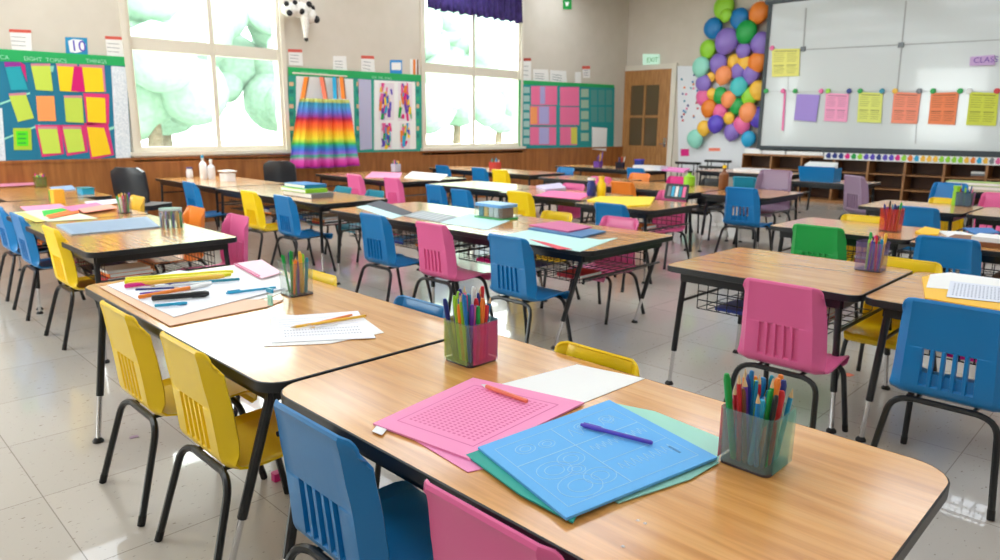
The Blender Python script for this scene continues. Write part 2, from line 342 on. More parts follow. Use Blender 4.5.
CH = [  # backrest column or y, row x, colour, label, facing, slotted, scale
 (.79, 2.76, 'yellow', 'yellow chair pushed under the front left table, farther of the two yellow ones', 1, 0, 1),
 (.80, 2.17, 'yellow', 'yellow chair nearest the camera on the left, beside the pencils and blank papers', 1, 0, 1),
 (.78, 1.36, 'blue', 'blue chair in the foreground tucked beside the pink folder', 1, 0, 1),
 (.79, .78, 'pink', 'pink chair at the very bottom of the picture beside the blue folder', 1, 0, 1),
 (1.80, yf(322, 1.80, .73), 'yellow', 'yellow chair top showing just behind the clear pen cup on the left front table', -1, 0, .94),
 (1.80, yf(424, 1.80, .73), 'blue', 'light blue chair top peeping over the far edge left of the pink pen cup', -1, 0, .94),
 (1.80, yf(600, 1.80, .73), 'yellow', 'yellow chair top peeping over the front table beyond the white sheet', -1, 0, .94),
 (1.16, 5.28, 'yellow', 'yellow chair at the left rear table with pale upper back, seat under the binder', 1, 0, 1),
 (1.16, 6.25, 'blue', 'dark blue chair at the left edge, right of two, beside the yellow chair', 1, 0, 1),
 (1.18, 7.05, 'blue', 'dark blue chair cut off by the left edge of the picture', 1, 0, 1),
 (2.36, 5.12, 'pink', 'pink chair at the right end of the left rear table facing the camera side', -1, 0, 1),
 (2.34, 5.85, 'orange', 'orange chair just behind the round jar of crayons on the left rear table', -1, 0, 1),
 (2.3, 7.1, 'gold', 'yellow orange chair behind the crowded pencil cup on the left rear table', -1, 0, 1),
 (3.32, yf(250, 3.32, .78), 'yellow', 'yellow chair left of the blue one at the middle left table by the window', 1, 0, 1),
 (3.34, yf(284, 3.34, .78), 'blue', 'blue chair right of the yellow one at the table with the stacked books', 1, 0, 1),
 (3.32, yf(190, 3.32, .78), 'blue', 'blue chair at the table under the left window', 1, 0, 1),
 (4.62, yf(345, 4.62, .74), 'teal', 'teal chair top behind the stacked books, left of two', -1, 0, .95),
 (4.62, yf(377, 4.62, .74), 'teal', 'teal chair top at the right end behind the stacked books table', -1, 0, .95),
 (3.14, yf(375, 3.14, .78), 'blue', 'blue chair at the long middle table, left of the pink one', 1, 0, 1),
 (3.15, yf(434, 3.15, .78), 'pink', 'pink chair between two blue chairs at the long middle table', 1, 0, 1),
 (3.12, yf(511, 3.12, .78), 'blue', 'blue chair at the middle table right of the pink one, by the mint paper', 1, 0, 1),
 (4.60, yf(559, 4.60, .74), 'yellow', 'yellow chair top peeping over the middle table behind the pink notebook', -1, 0, .95),
 (4.60, yf(622, 4.60, .76), 'pink', 'pink chair behind the right end of the middle table', -1, 0, .97),
 (5.60, yf(355, 5.60, .78), 'pink', 'left one of two pink chairs in front of the rainbow cloth side table', 1, 0, 1),
 (5.62, yf(393, 5.62, .78), 'pink', 'right one of two pink chairs in front of the rainbow cloth side table', 1, 0, 1),
 (5.60, yf(436, 5.60, .76), 'blue', 'blue chair at the end of the table with pink and white papers', 1, 0, .95),
 (5.42, yf(462, 5.42, .78), 'blue', 'blue chair in front of the white topped table at the centre', 1, 0, .95),
 (5.42, yf(521, 5.42, .78), 'yellow', 'yellow chair standing behind the clear supply caddy', 1, 0, 1),
 (5.20, yf(613, 5.20, .78), 'blue', 'blue chair in front of the table with the big yellow folder', 1, 1, 1),
 (6.90, yf(575, 6.90, .78), 'pink', 'pink chair behind the table with pink sheets at the centre', -1, 0, .98),
 (6.78, yf(674, 6.78, .78), 'pink', 'pink chair behind the table with the big yellow folder', -1, 0, 1),
 (8.1, yf(443, 8.1, .78), 'blue', 'small blue chair far back under the right window, left of two', 1, 0, 1),
 (8.1, yf(480, 8.1, .78), 'blue', 'small blue chair far back under the right window, beside the yellow one', 1, 0, 1),
 (8.0, yf(501, 8.0, .78), 'yellow', 'small yellow chair far back under the right window', 1, 0, 1),
 (9.4, yf(567, 9.4, .78), 'blue', 'small blue chair far back under the pink covered board', -1, 0, 1),
 (7.98, yf(603, 7.98, .78), 'pink', 'bright pink chair far back left of the door', 1, 0, 1),
 (7.45, yf(624, 7.45, .75), 'orange', 'orange chair pushed to the orange topped table, front one', 1, 0, 1),
 (9.1, yf(641, 9.1, .76), 'orange', 'orange chair on the far side of the table in front of the door', -1, 0, 1),
 (10.2, yf(637, 10.2, .78), 'blue', 'blue chair far back in front of the wooden door', 1, 0, 1),
 (8.9, yf(680, 8.9, .78), 'magenta', 'magenta chair left of the lime green bottle', -1, 0, 1),
 (8.9, yf(715, 8.9, .78), 'black', 'black chair behind the lime green bottle', -1, 0, 1),
 (9.6, yf(747, 9.6, .8), 'teal', 'teal chair behind the slotted blue chair', 1, 0, 1),
 (7.36, yf(744, 7.36, .78), 'blue', 'blue chair with open slots standing in the aisle right of centre', 1, 1, 1.05),
 (8.95, yf(777, 8.95, .9), 'mauve', 'wide mauve chair left of the other mauve one, in front of the bookcase', -1, 0, 1.2),
 (5.11, yf(823, 5.11, .78), 'green', 'green chair, the only green one, on the right side', 1, 0, 1),
 (6.36, yf(864, 6.36, .74), 'yellow', 'yellow chair top left of the red pencil box', -1, 0, .95),
 (7.08, yf(921, 7.08, .78), 'blue', 'blue chair right of the red pencil box', 1, 0, 1),
 (5.18, yf(954, 5.18, .78), 'blue', 'blue chair behind the gridded sheet on the right side', 1, 1, 1),
 (3.05, 1.215, 'pink', 'pink chair with ribbed back in the open floor right of centre', 1, 0, 1),
 (3.10, .555, 'blue', 'blue chair with open slots at the right edge of the picture', 1, 1, 1.02),
 (4.42, yf(910, 4.42, .73), 'yellow', 'yellow chair top behind the clear pen cup on the right table', -1, 0, .94),
 (10.1, yf(951, 10.1, .78), 'blue', 'blue chair by the bookcase at far right', -1, 0, 1.05),
 (9.4, yf(1002, 9.4, .78), 'pink', 'pink chair at the right edge by the bookcase', -1, 0, 1),
 (8.72, yf(948, 8.72, .73), 'yellow', 'yellow chair top behind the yellow bottle at far right', -1, 0, .95),
]
for (xt, y, col, lab, fc, sl, sc) in CH: chair(xt-(.02 if fc > 0 else 0), y+(.035 if fc > 0 else 0), col, lab, fc, bool(sl), sc)
chair(9.25, 3.05, 'mauve', 'narrow mauve chair seen from its side, right of the wide mauve one', 1, False, 1.15, rz=-.65)

# black office chairs by the wainscot
def office_chair(x, y, rz, label):
    t = thing('office_chair', label, 'chair', (x, y, 0), rz, 'black padded chairs by the windows')
    P = []
    for i in range(9):
        u = -1+2*i/8; P.append((.0+.05*(u*u), u*.235))
    b = B(); rows = []
    for k in range(9):
        v = k/8; w = 1 if v < .8 else math.sqrt(max(0.05, 1-((v-.8)/.2*.8)**2)); rows.append([(-.22-.05*v+q[0], q[1]*w*(1 if v > .15 else .93), .52+.42*v) for q in P])
    for off, fl in ((0, 0), (-.045, 1)):
        V = [[b.bm.verts.new((p[0]+off, p[1], p[2])) for p in r] for r in rows]
        if fl == 0: V0 = V
        for k in range(8):
            for i in range(8): b.bm.faces.new([V[k][i], V[k][i+1], V[k+1][i+1], V[k+1][i]])
    edge = lambda V: [V[0][i] for i in range(9)]+[V[k][8] for k in range(1, 9)]+[V[8][i] for i in range(7, -1, -1)]+[V[k][0] for k in range(7, 0, -1)]
    E0, E1 = edge(V0), edge(V)
    for i in range(len(E0)): b.bm.faces.new([E0[i], E0[(i+1) % len(E0)], E1[(i+1) % len(E0)], E1[i]])
    b.obj('backrest', M('black_vinyl', (34, 36, 42), .35), t)
    B().prism(rrect(-.22, .24, -.235, .235, .07), .42, .48).obj('seat', M('black_vinyl', (34, 36, 42), .35), t)
    B().tube([(-.12, 0, .43), (-.29, 0, .45), (-.29, 0, .62)], .016).obj('back_support', black_m, t)
    B().tube([(0, 0, .42), (0, 0, .1)], .025).obj('gas_column', chrome_m, t)
    for k in range(5):
        a = k*2*math.pi/5; l = B().tube([(0, 0, .11), (.27*math.cos(a), .27*math.sin(a), .07)], [.022, .015]).obj('base_arm', black_m, t)
        B().lathe([(0, 0), (.026, 0), (.026, .03), (0, .03)], 10, Matrix.Translation((.27*math.cos(a), .27*math.sin(a), .03)) @ Matrix.Rotation(math.pi/2, 4, 'X')).obj('caster', rubber_m, l)
x, y = at(131, 167, .94); office_chair(x+.15, y+.1, .55, 'black padded chair left of the table under the left window')
office_chair(5.22, 9.72, .75, 'black padded chair beside the rainbow striped cloth')

# ------------------------------------------------------------------ tables
def table(x0, x1, y0, y1, label, rack=None, rc=.06, splay=(.02, .03), zt=.7):
    cx, cy = (x0+x1)/2, (y0+y1)/2; hx, hy = (x1-x0)/2, (y1-y0)/2
    t = thing('classroom_table', label, 'table', (cx, cy, 0), 0, 'wood topped classroom tables')
    top = B().prism(rrect(-hx+.004, hx-.004, -hy+.004, hy-.004, rc, 7), zt-.03, zt).obj('tabletop', table_m, t)
    o = rrect(-hx, hx, -hy, hy, rc+.004, 7); i = rrect(-hx+.004, hx-.004, -hy+.004, hy-.004, rc, 7)
    b = B(); n = len(o); L = [[b.bm.verts.new((p[0], p[1], z)) for p in q] for q, z in ((o, zt-.032), (o, zt-.002), (i, zt+.0006), (i, zt-.034))]
    for a in range(4):
        for k in range(n): b.bm.faces.new([L[a][k], L[a][(k+1) % n], L[(a+1) % 4][(k+1) % n], L[(a+1) % 4][k]])
    b.obj('edge_band', band_m, top)
    b = B(); ix, iy = hx-.06, hy-.09
    for s in (-1, 1):
        b.box((s*ix-.012, -iy, zt-.085), (s*ix+.012, iy, zt-.034)); b.box((-ix, s*iy-.012, zt-.085), (ix, s*iy+.012, zt-.034))
    b.obj('apron_frame', black_m, t, smooth=False)
    for sx in (-1, 1):
        for sy in (-1, 1):
            a = Vector((sx*(ix-.005), sy*(iy-.01), zt-.06)); f = Vector((sx*(ix+splay[0]), sy*(iy+splay[1]), .0)); k = a.lerp(f, .68)
            l = B().tube([a, k], .0165, 10).obj('leg', black_m, t)
            B().tube([k, a.lerp(f, .975)], .011, 10).obj('leg_insert', chrome_m, l)
            B().lathe([(.0, 0), (.024, 0), (.024, .008), (.014, .02), (0, .02)], 12, Matrix.Translation(f)).obj('glide', rubber_m, l)
    for sy in (-1, 1):
        B().tube([(-ix+.01, sy*(iy+.0), zt-.2), (ix-.01, sy*(iy+.0), zt-.2)], .009).obj('end_brace', black_m, t)
    if rack:
        b = B(); z = zt-.24; r0, r1, q0, q1 = -hx+.12, hx-.12, -hy+.16, hy-.16
        m = int((q1-q0)/.055)
        for k in range(m+1):
            y = q0+(q1-q0)*k/m; b.tube([(r0, y, zt-.09), (r0, y, z), (r1, y, z), (r1, y, zt-.09)], .003, 5)
        for x in [r0+(r1-r0)*k/6 for k in range(7)]: b.tube([(x, q0, z), (x, q1, z)], .003, 5)
        for x in (r0, r1):
            for zz in (z+.05, z+.1): b.tube([(x, q0, zz), (x, q1, zz)], .004, 5)
        b.obj('wire_book_rack', black_m, t)
        k = 0; cols = ['red', 'orange', 'white', 'navy', 'blue', 'grey', 'magenta', 'brown']
        yy = q0+.15
        while yy < q1-.12:
            c = random.choice(cols); w = random.uniform(.16, .24); nn = random.randint(1, 3)
            zz = z+.004
            for q in range(nn):
                c = cols[(k*3+q) % 8]; hb = random.uniform(.015, .03); xo = random.uniform(-.02, .02); d = .13
                bk = B().box((-d, -w/2, 0), (d, w/2, hb)).obj('book', plastic(c, .5), smooth=False); bk.location = (cx+r0+.17+xo, cy+yy, zz); zz += hb+.001
                B().box((-d+.004, -w/2-.001, .003), (d+.001, w/2-.004, hb-.003)).obj('page_block', white_m, bk, smooth=False)
                hh_ = ['lowest', 'second', 'third'][q]; tag(bk, c+' book, '+hh_+' of pile %s, under the '%('nearest the right end', 'second from the right', 'third from the right', 'fourth from the right')[min(k, 3)]+rack, 'book', 'books in the racks under the tables')
            k += 1; yy += .38
    return t
table(.89, 1.76, .28, 1.826, 'front table holding the pink and blue folders', rc=.09, splay=(.12, .0))
table(.89, 1.76, 1.842, 3.68, 'front left table spread with papers, markers and pencils', rc=.08, splay=(.12, -.14))
table(1.17, 2.1, 4.58, 6.3, 'left rear table end with the grey binder and crayon jar', rack='grey binder')
table(1.2, 2.12, 6.32, 8.15, 'left rear table under the colourful folders', rack='coloured folders at left')
table(1.45, 2.4, 8.2, 9.95, 'farthest left table against the wainscot, with the olive pencil pot')
table(3.58, 4.42, 6.02, 8.44, 'table with the stacked books between yellow and blue chairs', rack='stacked books table')
table(3.62, 4.6, 8.5, 10.5, 'table under the left window with a white bottle')
table(3.4, 4.42, 2.6, 4.09, 'middle table, right half, with the pink notebook and mint paper', splay=(.02, -.2), rack='mint paper')
table(3.42, 4.46, 4.11, 5.62, 'middle table, left half, with the open dark folder', rack='narrow dark folder')
table(3.38, 4.29, 1.03, 2.06, 'right table bearing the clear pen cup behind the pink chair', rack='right clear pen cup')
table(3.38, 4.27, -.5, 1.014, 'right edge table bearing the yellow folder and gridded sheet', rack='gridded sheet')
table(5.42, 6.25, 1.37, 2.38, 'table behind the green chair bearing the red pencil box', rack='red pencil box')
table(5.34, 6.2, -.3, 1.355, 'table behind the blue slotted chair bearing yellow and blue papers', rack='round yellow paper')
table(5.56, 6.5, 3.55, 4.5, 'table bearing the big yellow folder', rack='big yellow folder', rc=.1)
table(5.84, 6.75, 4.53, 5.85, 'table bearing bright pink sheets at the centre')
table(5.96, 6.85, 5.88, 7.3, 'white shining table behind the pink chair of the middle')
table(5.84, 7.1, 7.72, 9.95, 'table beside the rainbow cloth bearing pink paper')
table(7.55, 8.5, 1.5, 2.42, 'far right table near the bookcase')
table(7.55, 8.5, -.3, 1.48, 'far right table cut off by the edge, books in its rack', rack='far right edge table')
table(7.55, 8.68, 3.36, 4.2, 'rounded table behind the slotted blue chair', rc=.12)
table(7.5, 8.62, 4.24, 5.8, 'orange topped table with the lime green bottle')
table(8.05, 8.9, 5.85, 7.2, 'far table left of the lime green bottle with orange chairs')
table(8.36, 9.25, 7.6, 10.2, 'far table under the right window with a pencil tub')
table(10.5, 11.3, 3.3, 4.4, 'grey topped table in front of the bookcase')
table(11.7, 12.6, 4.9, 6.6, 'table with rounded white cover by the wall panel')
table(10.8, 11.6, 7.0, 9.2, 'farthest table in front of the door')
table(10.5, 11.3, .6, 2.1, 'table by the bookcase bearing green books')

# ------------------------------------------------------------------ things on walls
def WL(px, py, off=0): return onY(px, py, YW-off)
def WR(px, py, off=0): return onX(px, py, XW-off)
def wpoly(side, pts, off, th, name, mat, parent=None, px=True):
    P = [(WL if side == 'L' else WR)(a, b, off) for a, b in pts]
    b = B().slab(P, (0, -th, 0) if side == 'L' else (-th, 0, 0)); o = b.obj(name, mat, None, smooth=False)
    if parent is not None: o.parent = parent; o.location = -parent.location
    return o
def rect(x0, y0, x1, y1, dy=0): return [(x0, y0), (x1, y0+dy), (x1, y1+dy), (x0, y1)]
def wthing(side, px, py, name, label, cat, group=None):
    p = (WL if side == 'L' else WR)(px, py); return thing(name, label, cat, p, 0, group)
# board 1: sticky-note board
teal_b = paper('board_teal', (18, 118, 150)); green_b = paper('green_border', (26, 170, 92)); grid_b = noisy('grid_paper', (205, 215, 225), (235, 240, 245), 60, .6)
t = wthing('L', 60, 160, 'bulletin_board', 'teal bulletin board with green top left of the left window, covered in sticky notes', 'bulletin board')
wpoly('L', [(-30, 50), (126, 62), (131, 160), (-30, 166)], .0, .02, 'board_panel', teal_b, t)
wpoly('L', [(-30, 47), (126, 57), (126.5, 66), (-30, 60)], .02, .008, 'border_strip', green_b, t)
wpoly('L', [(111, 66), (126, 67), (131, 160), (116, 160)], .02, .004, 'grid_sheet', grid_b, t)
wpoly('L', [(-30, 110), (2, 108), (6, 164), (-30, 166)], .02, .004, 'grid_sheet', grid_b, t)
for a in ([(0, 103), (30, 92), (30, 94), (0, 105)], [(4, 138), (40, 124), (40, 126), (4, 140)], [(108, 128), (114, 126), (114, 129), (108, 131)], [(50, 66), (54, 66), (53, 72), (50, 72)]): wpoly('L', a, .02, .003, 'teal_ribbon', plastic('mint'), t)
def letters(side, px, py, text, size, mat, parent, off, name='lettering', tilt=0):
    p = (WL if side == 'L' else WR)(px, py, off)
    cu = bpy.data.curves.new(name, 'FONT'); cu.body = text; cu.size = size; cu.extrude = .001; cu.align_x = 'LEFT'
    o = bpy.data.objects.new(name, cu); C.objects.link(o); cu.materials.append(mat)
    o.rotation_euler = (math.pi/2, 0, 0 if side == 'L' else -math.pi/2); o.location = p
    if tilt: o.rotation_euler[1] = tilt
    dg = bpy.context.evaluated_depsgraph_get(); me = bpy.data.meshes.new_from_object(o.evaluated_get(dg)); mw = o.matrix_basis.copy(); bpy.data.objects.remove(o)
    m = bpy.data.objects.new(name, me); C.objects.link(m); m.matrix_basis = mw
    if parent is not None: m.parent = parent; m.location = m.location-parent.location
    return m
letters('L', 24, 60.3, 'EIGHT  TOPICS', .07, paper('pale_ink', (160, 222, 188)), t, .032); letters('L', 86, 62.5, 'THINGS', .07, paper('pale_ink', (160, 222, 188)), t, .032); letters('L', 0, 59, 'CA', .07, paper('pale_ink', (160, 222, 188)), t, .032)
NOTES = [('teal', (20, 160, 175), [(5, 67), (20, 66), (28, 90), (11, 90)]), ('purple strip', (150, 40, 150), [(4, 62), (20, 62), (21, 66.5), (5, 67)]),
 ('pink backed magenta', (200, 30, 120), [(20, 62), (25, 65), (27, 82), (22, 70)]),
 ('pale green', (200, 222, 80), [(31, 66), (50, 66), (53, 91), (36, 90)]), ('yellow', (250, 212, 10), [(57, 66), (75, 67), (77, 92), (60, 91)]), ('yellow', (250, 212, 10), [(80, 67), (102, 68), (104, 92), (82, 92)]),
 ('magenta', (215, 0, 110), [(74, 66), (82, 67), (85, 92), (71, 91)]), ('pale green', (195, 218, 78), [(9, 96), (26, 95), (34, 118), (18, 122)]), ('orange', (255, 158, 90), [(36, 96), (54, 96), (56, 121), (38, 121)]),
 ('pale green', (195, 218, 78), [(64, 98), (82, 98), (84, 123), (66, 122)]), ('yellow', (252, 210, 10), [(86, 97), (105, 98), (106, 123), (88, 122)]), ('lime framed', (175, 210, 50), [(13, 128), (31, 128), (32, 150), (14, 150)]),
 ('pale green', (200, 222, 80), [(38, 129), (57, 129), (61, 153), (43, 154)]), ('pale green', (200, 222, 80), [(63, 129), (81, 129), (85, 151), (68, 153)]), ('yellow', (252, 205, 15), [(87, 127), (104, 128), (111, 154), (92, 157)])]
rows = ['top row', 'top row', 'top row', 'top row', 'top row', 'top row', 'top row', 'middle row', 'middle row', 'middle row', 'middle row', 'bottom row', 'bottom row', 'bottom row', 'bottom row']
posn = ['first from the left', 'above the teal note', 'beside the teal note', 'second from the left', 'left of the magenta one', 'right of the magenta one', 'between two yellow ones', 'leftmost, strongly tilted', 'second from the left', 'third from the left', 'rightmost', 'leftmost', 'second from the left', 'third from the left', 'rightmost']
for k, ((nm, c, p), rw, ps) in enumerate(zip(NOTES, rows, posn)):
    if k in (4, 5): wpoly('L', [(p[0][0]-1, p[0][1]-3), (p[1][0]+2, p[1][1]-3), (p[2][0]+2, p[2][1]), (p[3][0], p[3][1])], .021, .003, 'backing_sheet', paper('pinkback', (215, 130, 160)), t)
    if k in (10, 12, 13, 14): wpoly('L', [(p[0][0]-3, p[0][1]-4), (p[1][0]+4, p[1][1]-4), (p[2][0]+3, p[2][1]+1), (p[3][0]-1, p[3][1]+3)], .021, .003, 'backing_sheet', paper('magentaback', (225, 50, 120)), t)
    o = wpoly('L', p, .026+.002*(k == 6)*3, .004, 'sticky_note', paper('note_%d_%d_%d' % c, c)); tag(o, nm+' sticky note on the teal board, '+rw+', '+ps, 'sticky note', 'sticky notes on the left board')
    if k in (3, 7, 9, 12, 13): wpoly('L', [(p[0][0]-.3, p[0][1]-2.5), (p[1][0], p[1][1]-2.5), (p[1][0]+.3, p[1][1]), (p[0][0], p[0][1])], .026, .004, 'strip', paper('rosestrip', (205, 135, 150)), o)
    if k == 11: wpoly('L', [(16, 131), (28, 131), (28.5, 146), (17, 146)], .031, .002, 'green_label', paper('neon', (90, 225, 20)), o)
    if k == 11:
        for q in range(3): wpoly('L', [(18, 133.5+q*4.5), (26, 133.5+q*4.5), (26, 134.6+q*4.5), (18, 134.6+q*4.5)], .034, .001, 'writing', plastic('green'), o)
def card(side, pts, label, top=None, body=(240, 238, 234), name='wall_card', lines=True, group='paper cards above the boards', topm=None):
    o = wpoly(side, pts, .004, .004, name, paper('card_%d_%d_%d' % body, body)); tag(o, label, 'paper card', group)
    (x0, y0), (x1, y1), (x2, y2), (x3, y3) = pts
    if top: wpoly(side, [(x0, y0), (x1, y1), (x1+.1, y1+3), (x0+.1, y0+3)], .009, .003, 'red_header', paper('hdr_%d_%d_%d' % top, top), o)
    if lines:
        for k in range(3):
            v = .35+.2*k; wpoly(side, [(x0+2, y0+(y3-y0)*v), (x0+(x1-x0)*.75, y1+(y2-y1)*v), (x0+(x1-x0)*.75, y1+(y2-y1)*v+.5), (x0+2, y0+(y3-y0)*v+.5)], .009, .001, 'writing', plastic('grey'), o)
    return o
RH = (215, 90, 75)
card('L', [(9, 29), (31, 30), (32, 51), (12, 50)], 'white card with red header above the sticky note board, left', RH)
o = card('L', [(65, 37), (87, 38), (88, 56), (66, 55)], 'blue card with a white cloud reading 10 above the sticky note board', None, (30, 145, 195), lines=False)
wpoly('L', [(68, 41), (73, 39), (82, 40), (86, 45), (84, 51), (76, 53), (70, 52)], .009, .002, 'white_cloud', white_m, o)
letters('L', 70.5, 50.5, '10', .19, plastic('violet'), o, .013)
card('L', [(105, 36), (124, 37), (126, 57), (107, 56)], 'white card with red header beside the left window, above the board', RH)
card('L', [(288, 49), (302, 49.5), (303, 66), (289, 65)], 'white card with red header just right of the left window', RH)
card('L', [(333, 56), (346, 56), (347, 71), (333, 70)], 'white card with a faint grey square above the middle board', None)
card('L', [(361, 55.5), (374, 56), (375, 74), (361, 72)], 'white card with red header above the middle board', RH)
o = card('L', [(390, 60), (402, 60), (402, 76), (390, 75)], 'blue edged white card above the right of the middle board', None, (40, 140, 210), lines=False)
wpoly('L', [(391.5, 62.5), (401, 62.5), (401, 70), (391.5, 70)], .009, .002, 'white_panel', white_m, o)
o = card('L', [(410, 59), (419, 59.5), (419, 76), (410, 75)], 'small white card with orange and brown stripes left of the right window', None, lines=False)
wpoly('L', [(413, 59.5), (415.5, 59.5), (415.5, 75), (413, 75)], .009, .002, 'orange_stripe', plastic('orange'), o); wpoly('L', [(417, 59.5), (418.5, 59.5), (418.5, 75), (417, 75)], .009, .002, 'brown_stripe', plastic('brown'), o)
card('L', [(520, 58), (531, 58), (531, 81), (520, 80)], 'tall white card with red header right of the right window', (170, 60, 40))
card('L', [(533, 69), (548, 69.5), (549, 82), (533, 81)], 'white card above the pink board, left of the pair', None)
card('L', [(550, 70), (566, 71), (567, 84), (550, 82)], 'white card above the pink board, right of the pair', None)
card('L', [(575, 72), (581, 72), (581, 84), (575, 83)], 'small rounded white card above the pink board', None, lines=False)
card('L', [(582, 66), (590, 66), (590, 78), (583, 78)], 'small white card with red header above the pink board', RH)
# board 2
t = wthing('L', 355, 152, 'bulletin_board', 'green topped bulletin board behind the rainbow cloth, between the windows', 'bulletin board')
wpoly('L', [(288, 68), (421, 77), (421, 151), (288, 156)], 0, .02, 'board_panel', paper('board_green', (40, 160, 140)), t)
wpoly('L', [(288, 67), (421, 75), (421, 81), (288, 75)], .02, .008, 'border_strip', green_b, t)
wpoly('L', [(296, 76), (353, 79), (355, 152), (296, 154)], .02, .004, 'white_sheet', white_m, t)
wpoly('L', [(358, 79), (371, 80), (372, 149), (360, 150)], .02, .004, 'lavender_sheet', paper('lav', (190, 190, 218)), t)
wpoly('L', [(374, 80), (415, 82), (416, 149), (374, 150)], .02, .004, 'white_sheet', white_m, t)
for k in range(9):
    for xx in (289, 356.5, 416.5):
        wpoly('L', rect(xx, 82+k*7.4, xx+(4.5 if xx < 300 else 2.5), 82+k*7.4+4), .02, .004, 'border_patch', paper(['c1', 'c2', 'c3'][k % 3], [(225, 190, 150), (20, 130, 120), (60, 180, 130)][k % 3]), t)
letters('L', 301, 74, 'OUR  BEST  WORK', .06, paper('pale_ink', (160, 222, 188)), t, .032); letters('L', 372, 78.5, 'ON  THE  WALL', .06, paper('pale_ink', (160, 222, 188)), t, .032)
art_cols = ['purple', 'magenta', 'cyan', 'yellow', 'orange', 'pink', 'green', 'violet']
for q, (x0, y0, x1, y1) in enumerate([(379, 83, 394, 120), (398, 83, 412, 121), (381, 123, 392, 149), (400, 123, 410, 149)]):
    o = wpoly('L', rect(x0, y0, x1, y1), .025, .003, 'childs_drawing', paper('drw', (236, 226, 232))); tag(o, 'bright abstract drawing on the middle board, '+['upper left', 'upper right', 'lower left', 'lower right'][q]+' of four', 'drawing', 'drawings on the middle board')
    for k in range(26 if q < 3 else 14):
        cx, cy = random.uniform(x0+1.5, x1-1.5), random.uniform(y0+2, y1-3); dx = random.uniform(-2.2, 2.2); w = random.uniform(.6, 1.6); l = random.uniform(2, 6)
        cl = (lambda v, a, b_: max(a, min(b_, v)))
        P = [(cl(cx-w, x0, x1), cl(cy-l, y0, y1)), (cl(cx+w, x0, x1), cl(cy-l, y0, y1)), (cl(cx+w+dx, x0, x1), cl(cy+l, y0, y1)), (cl(cx-w+dx, x0, x1), cl(cy+l, y0, y1))]
        if abs(P[1][0]-P[0][0]) > .3 and abs(P[2][0]-P[3][0]) > .3: wpoly('L', P, .029+k*.0004, .0006, 'crayon_mark', plastic(art_cols[(k*3+q) % 8]), o)
# board 3
t = wthing('L', 565, 148, 'bulletin_board', 'teal board with pink sheets right of the right window', 'bulletin board')
wpoly('L', [(520, 81), (614, 87), (613, 150), (520, 149)], 0, .02, 'board_panel', paper('board_teal2', (28, 150, 150)), t)
wpoly('L', [(519, 80), (614, 85), (614, 88), (519, 84)], .02, .008, 'border_strip', green_b, t); wpoly('L', [(519, 82), (522, 82), (522, 148), (519, 148)], .02, .006, 'side_strip', green_b, t)
PK = [(531, 86, 557, 105), (560, 87, 579, 106), (530, 106, 556, 125), (560, 107, 579, 125), (530, 127, 556, 145), (560, 127, 577, 145)]
for q, (x0, y0, x1, y1) in enumerate(PK):
    o = wpoly('L', rect(x0, y0, x1, y1), .022, .004, 'pink_sheet', paper('pinksheet', (245, 120, 165))); tag(o, 'pink sheet on the teal board, '+['top left', 'top right', 'middle left', 'middle right', 'bottom left', 'bottom right'][q], 'paper', 'pink sheets on the teal board')
    if q % 2 == 0: wpoly('L', rect(x0+9, y0+.5, x0+(14 if q == 0 else 19), y1-1), .027, .002, 'lilac_strip', paper('lilac', (180, 175, 225)), o)
    if q == 2: wpoly('L', rect(x0+.5, y0+1, x0+7, y1-1), .027, .002, 'orange_strip', paper('orst', (255, 165, 100)), o)
    if q == 5: wpoly('L', rect(x0+11, y0+.5, x1, y1-1), .027, .002, 'yellow_strip', paper('yst', (225, 220, 90)), o)
for k in range(7): wpoly('L', rect(523.5, 87+k*8.5, 529.5, 93+k*8.5), .022, .003, 'small_card', paper('sage', (170, 205, 200)), t)
for k in range(5): wpoly('L', rect(581, 89+k*11, 588.5, 97+k*11), .022, .003, 'small_card', paper('sage2', (165, 195, 170)), t)
for k in range(6): wpoly('L', rect(591+(k % 3)*7.5, 90+(k//3)*17, 597+(k % 3)*7.5, 105+(k//3)*17), .022, .003, 'teal_card', paper('greyteal', (85, 155, 150)), t)
o = wpoly('L', [(592, 127), (607, 128), (606, 151), (592, 149)], .03, .005, 'white_notice', white_m); tag(o, 'white notice hanging at the lower right corner of the teal board', 'paper')
# green hanging tag above board 3
o = wpoly('L', [(563, -3), (571, -3), (571, 9.5), (563, 9)], .01, .02, 'green_tag', plastic('green')); tag(o, 'small green sign with white mark high on the wall', 'sign')
wpoly('L', [(565, 2), (569, 2), (568, 6), (566, 6)], .031, .002, 'white_mark', white_m, o)
# purple valance
t = wthing('L', 470, 0, 'valance', 'dark purple gathered valance across the top of the right window', 'curtain')
(xa, _, za), (xb, _, zb) = WL(427, 7, .1), WL(522, 18, .1)
b = B(); nn = 90; R = []
for i in range(nn+1):
    x = xa+(xb-xa)*i/nn; yy = YW-.12+.035*math.sin(i*1.15)+.012*math.sin(i*2.7); R.append([b.bm.verts.new((x-t.location[0], yy-YW+.04*(1-k/3), (ZC-.45)*(1-k/3)+(3.56+.02*math.sin(i*.8))*(k/3)-t.location[2])) for k in range(4)])
for i in range(nn):
    for k in range(3): b.bm.faces.new([R[i][k], R[i+1][k], R[i+1][k+1], R[i][k+1]])
o = b.obj('gathered_cloth', noisy('purple_cloth', (44, 34, 90), (80, 60, 140), 9, .85, (8, 1, 1)), t, ang=80); o.modifiers.new('s', 'SOLIDIFY').thickness = .006
B().tube([(xa-.06-t.location[0], -.1, ZC-.47-t.location[2]), (xb+.06-t.location[0], -.1, ZC-.47-t.location[2])], .014).obj('curtain_rod', trim_m, t)
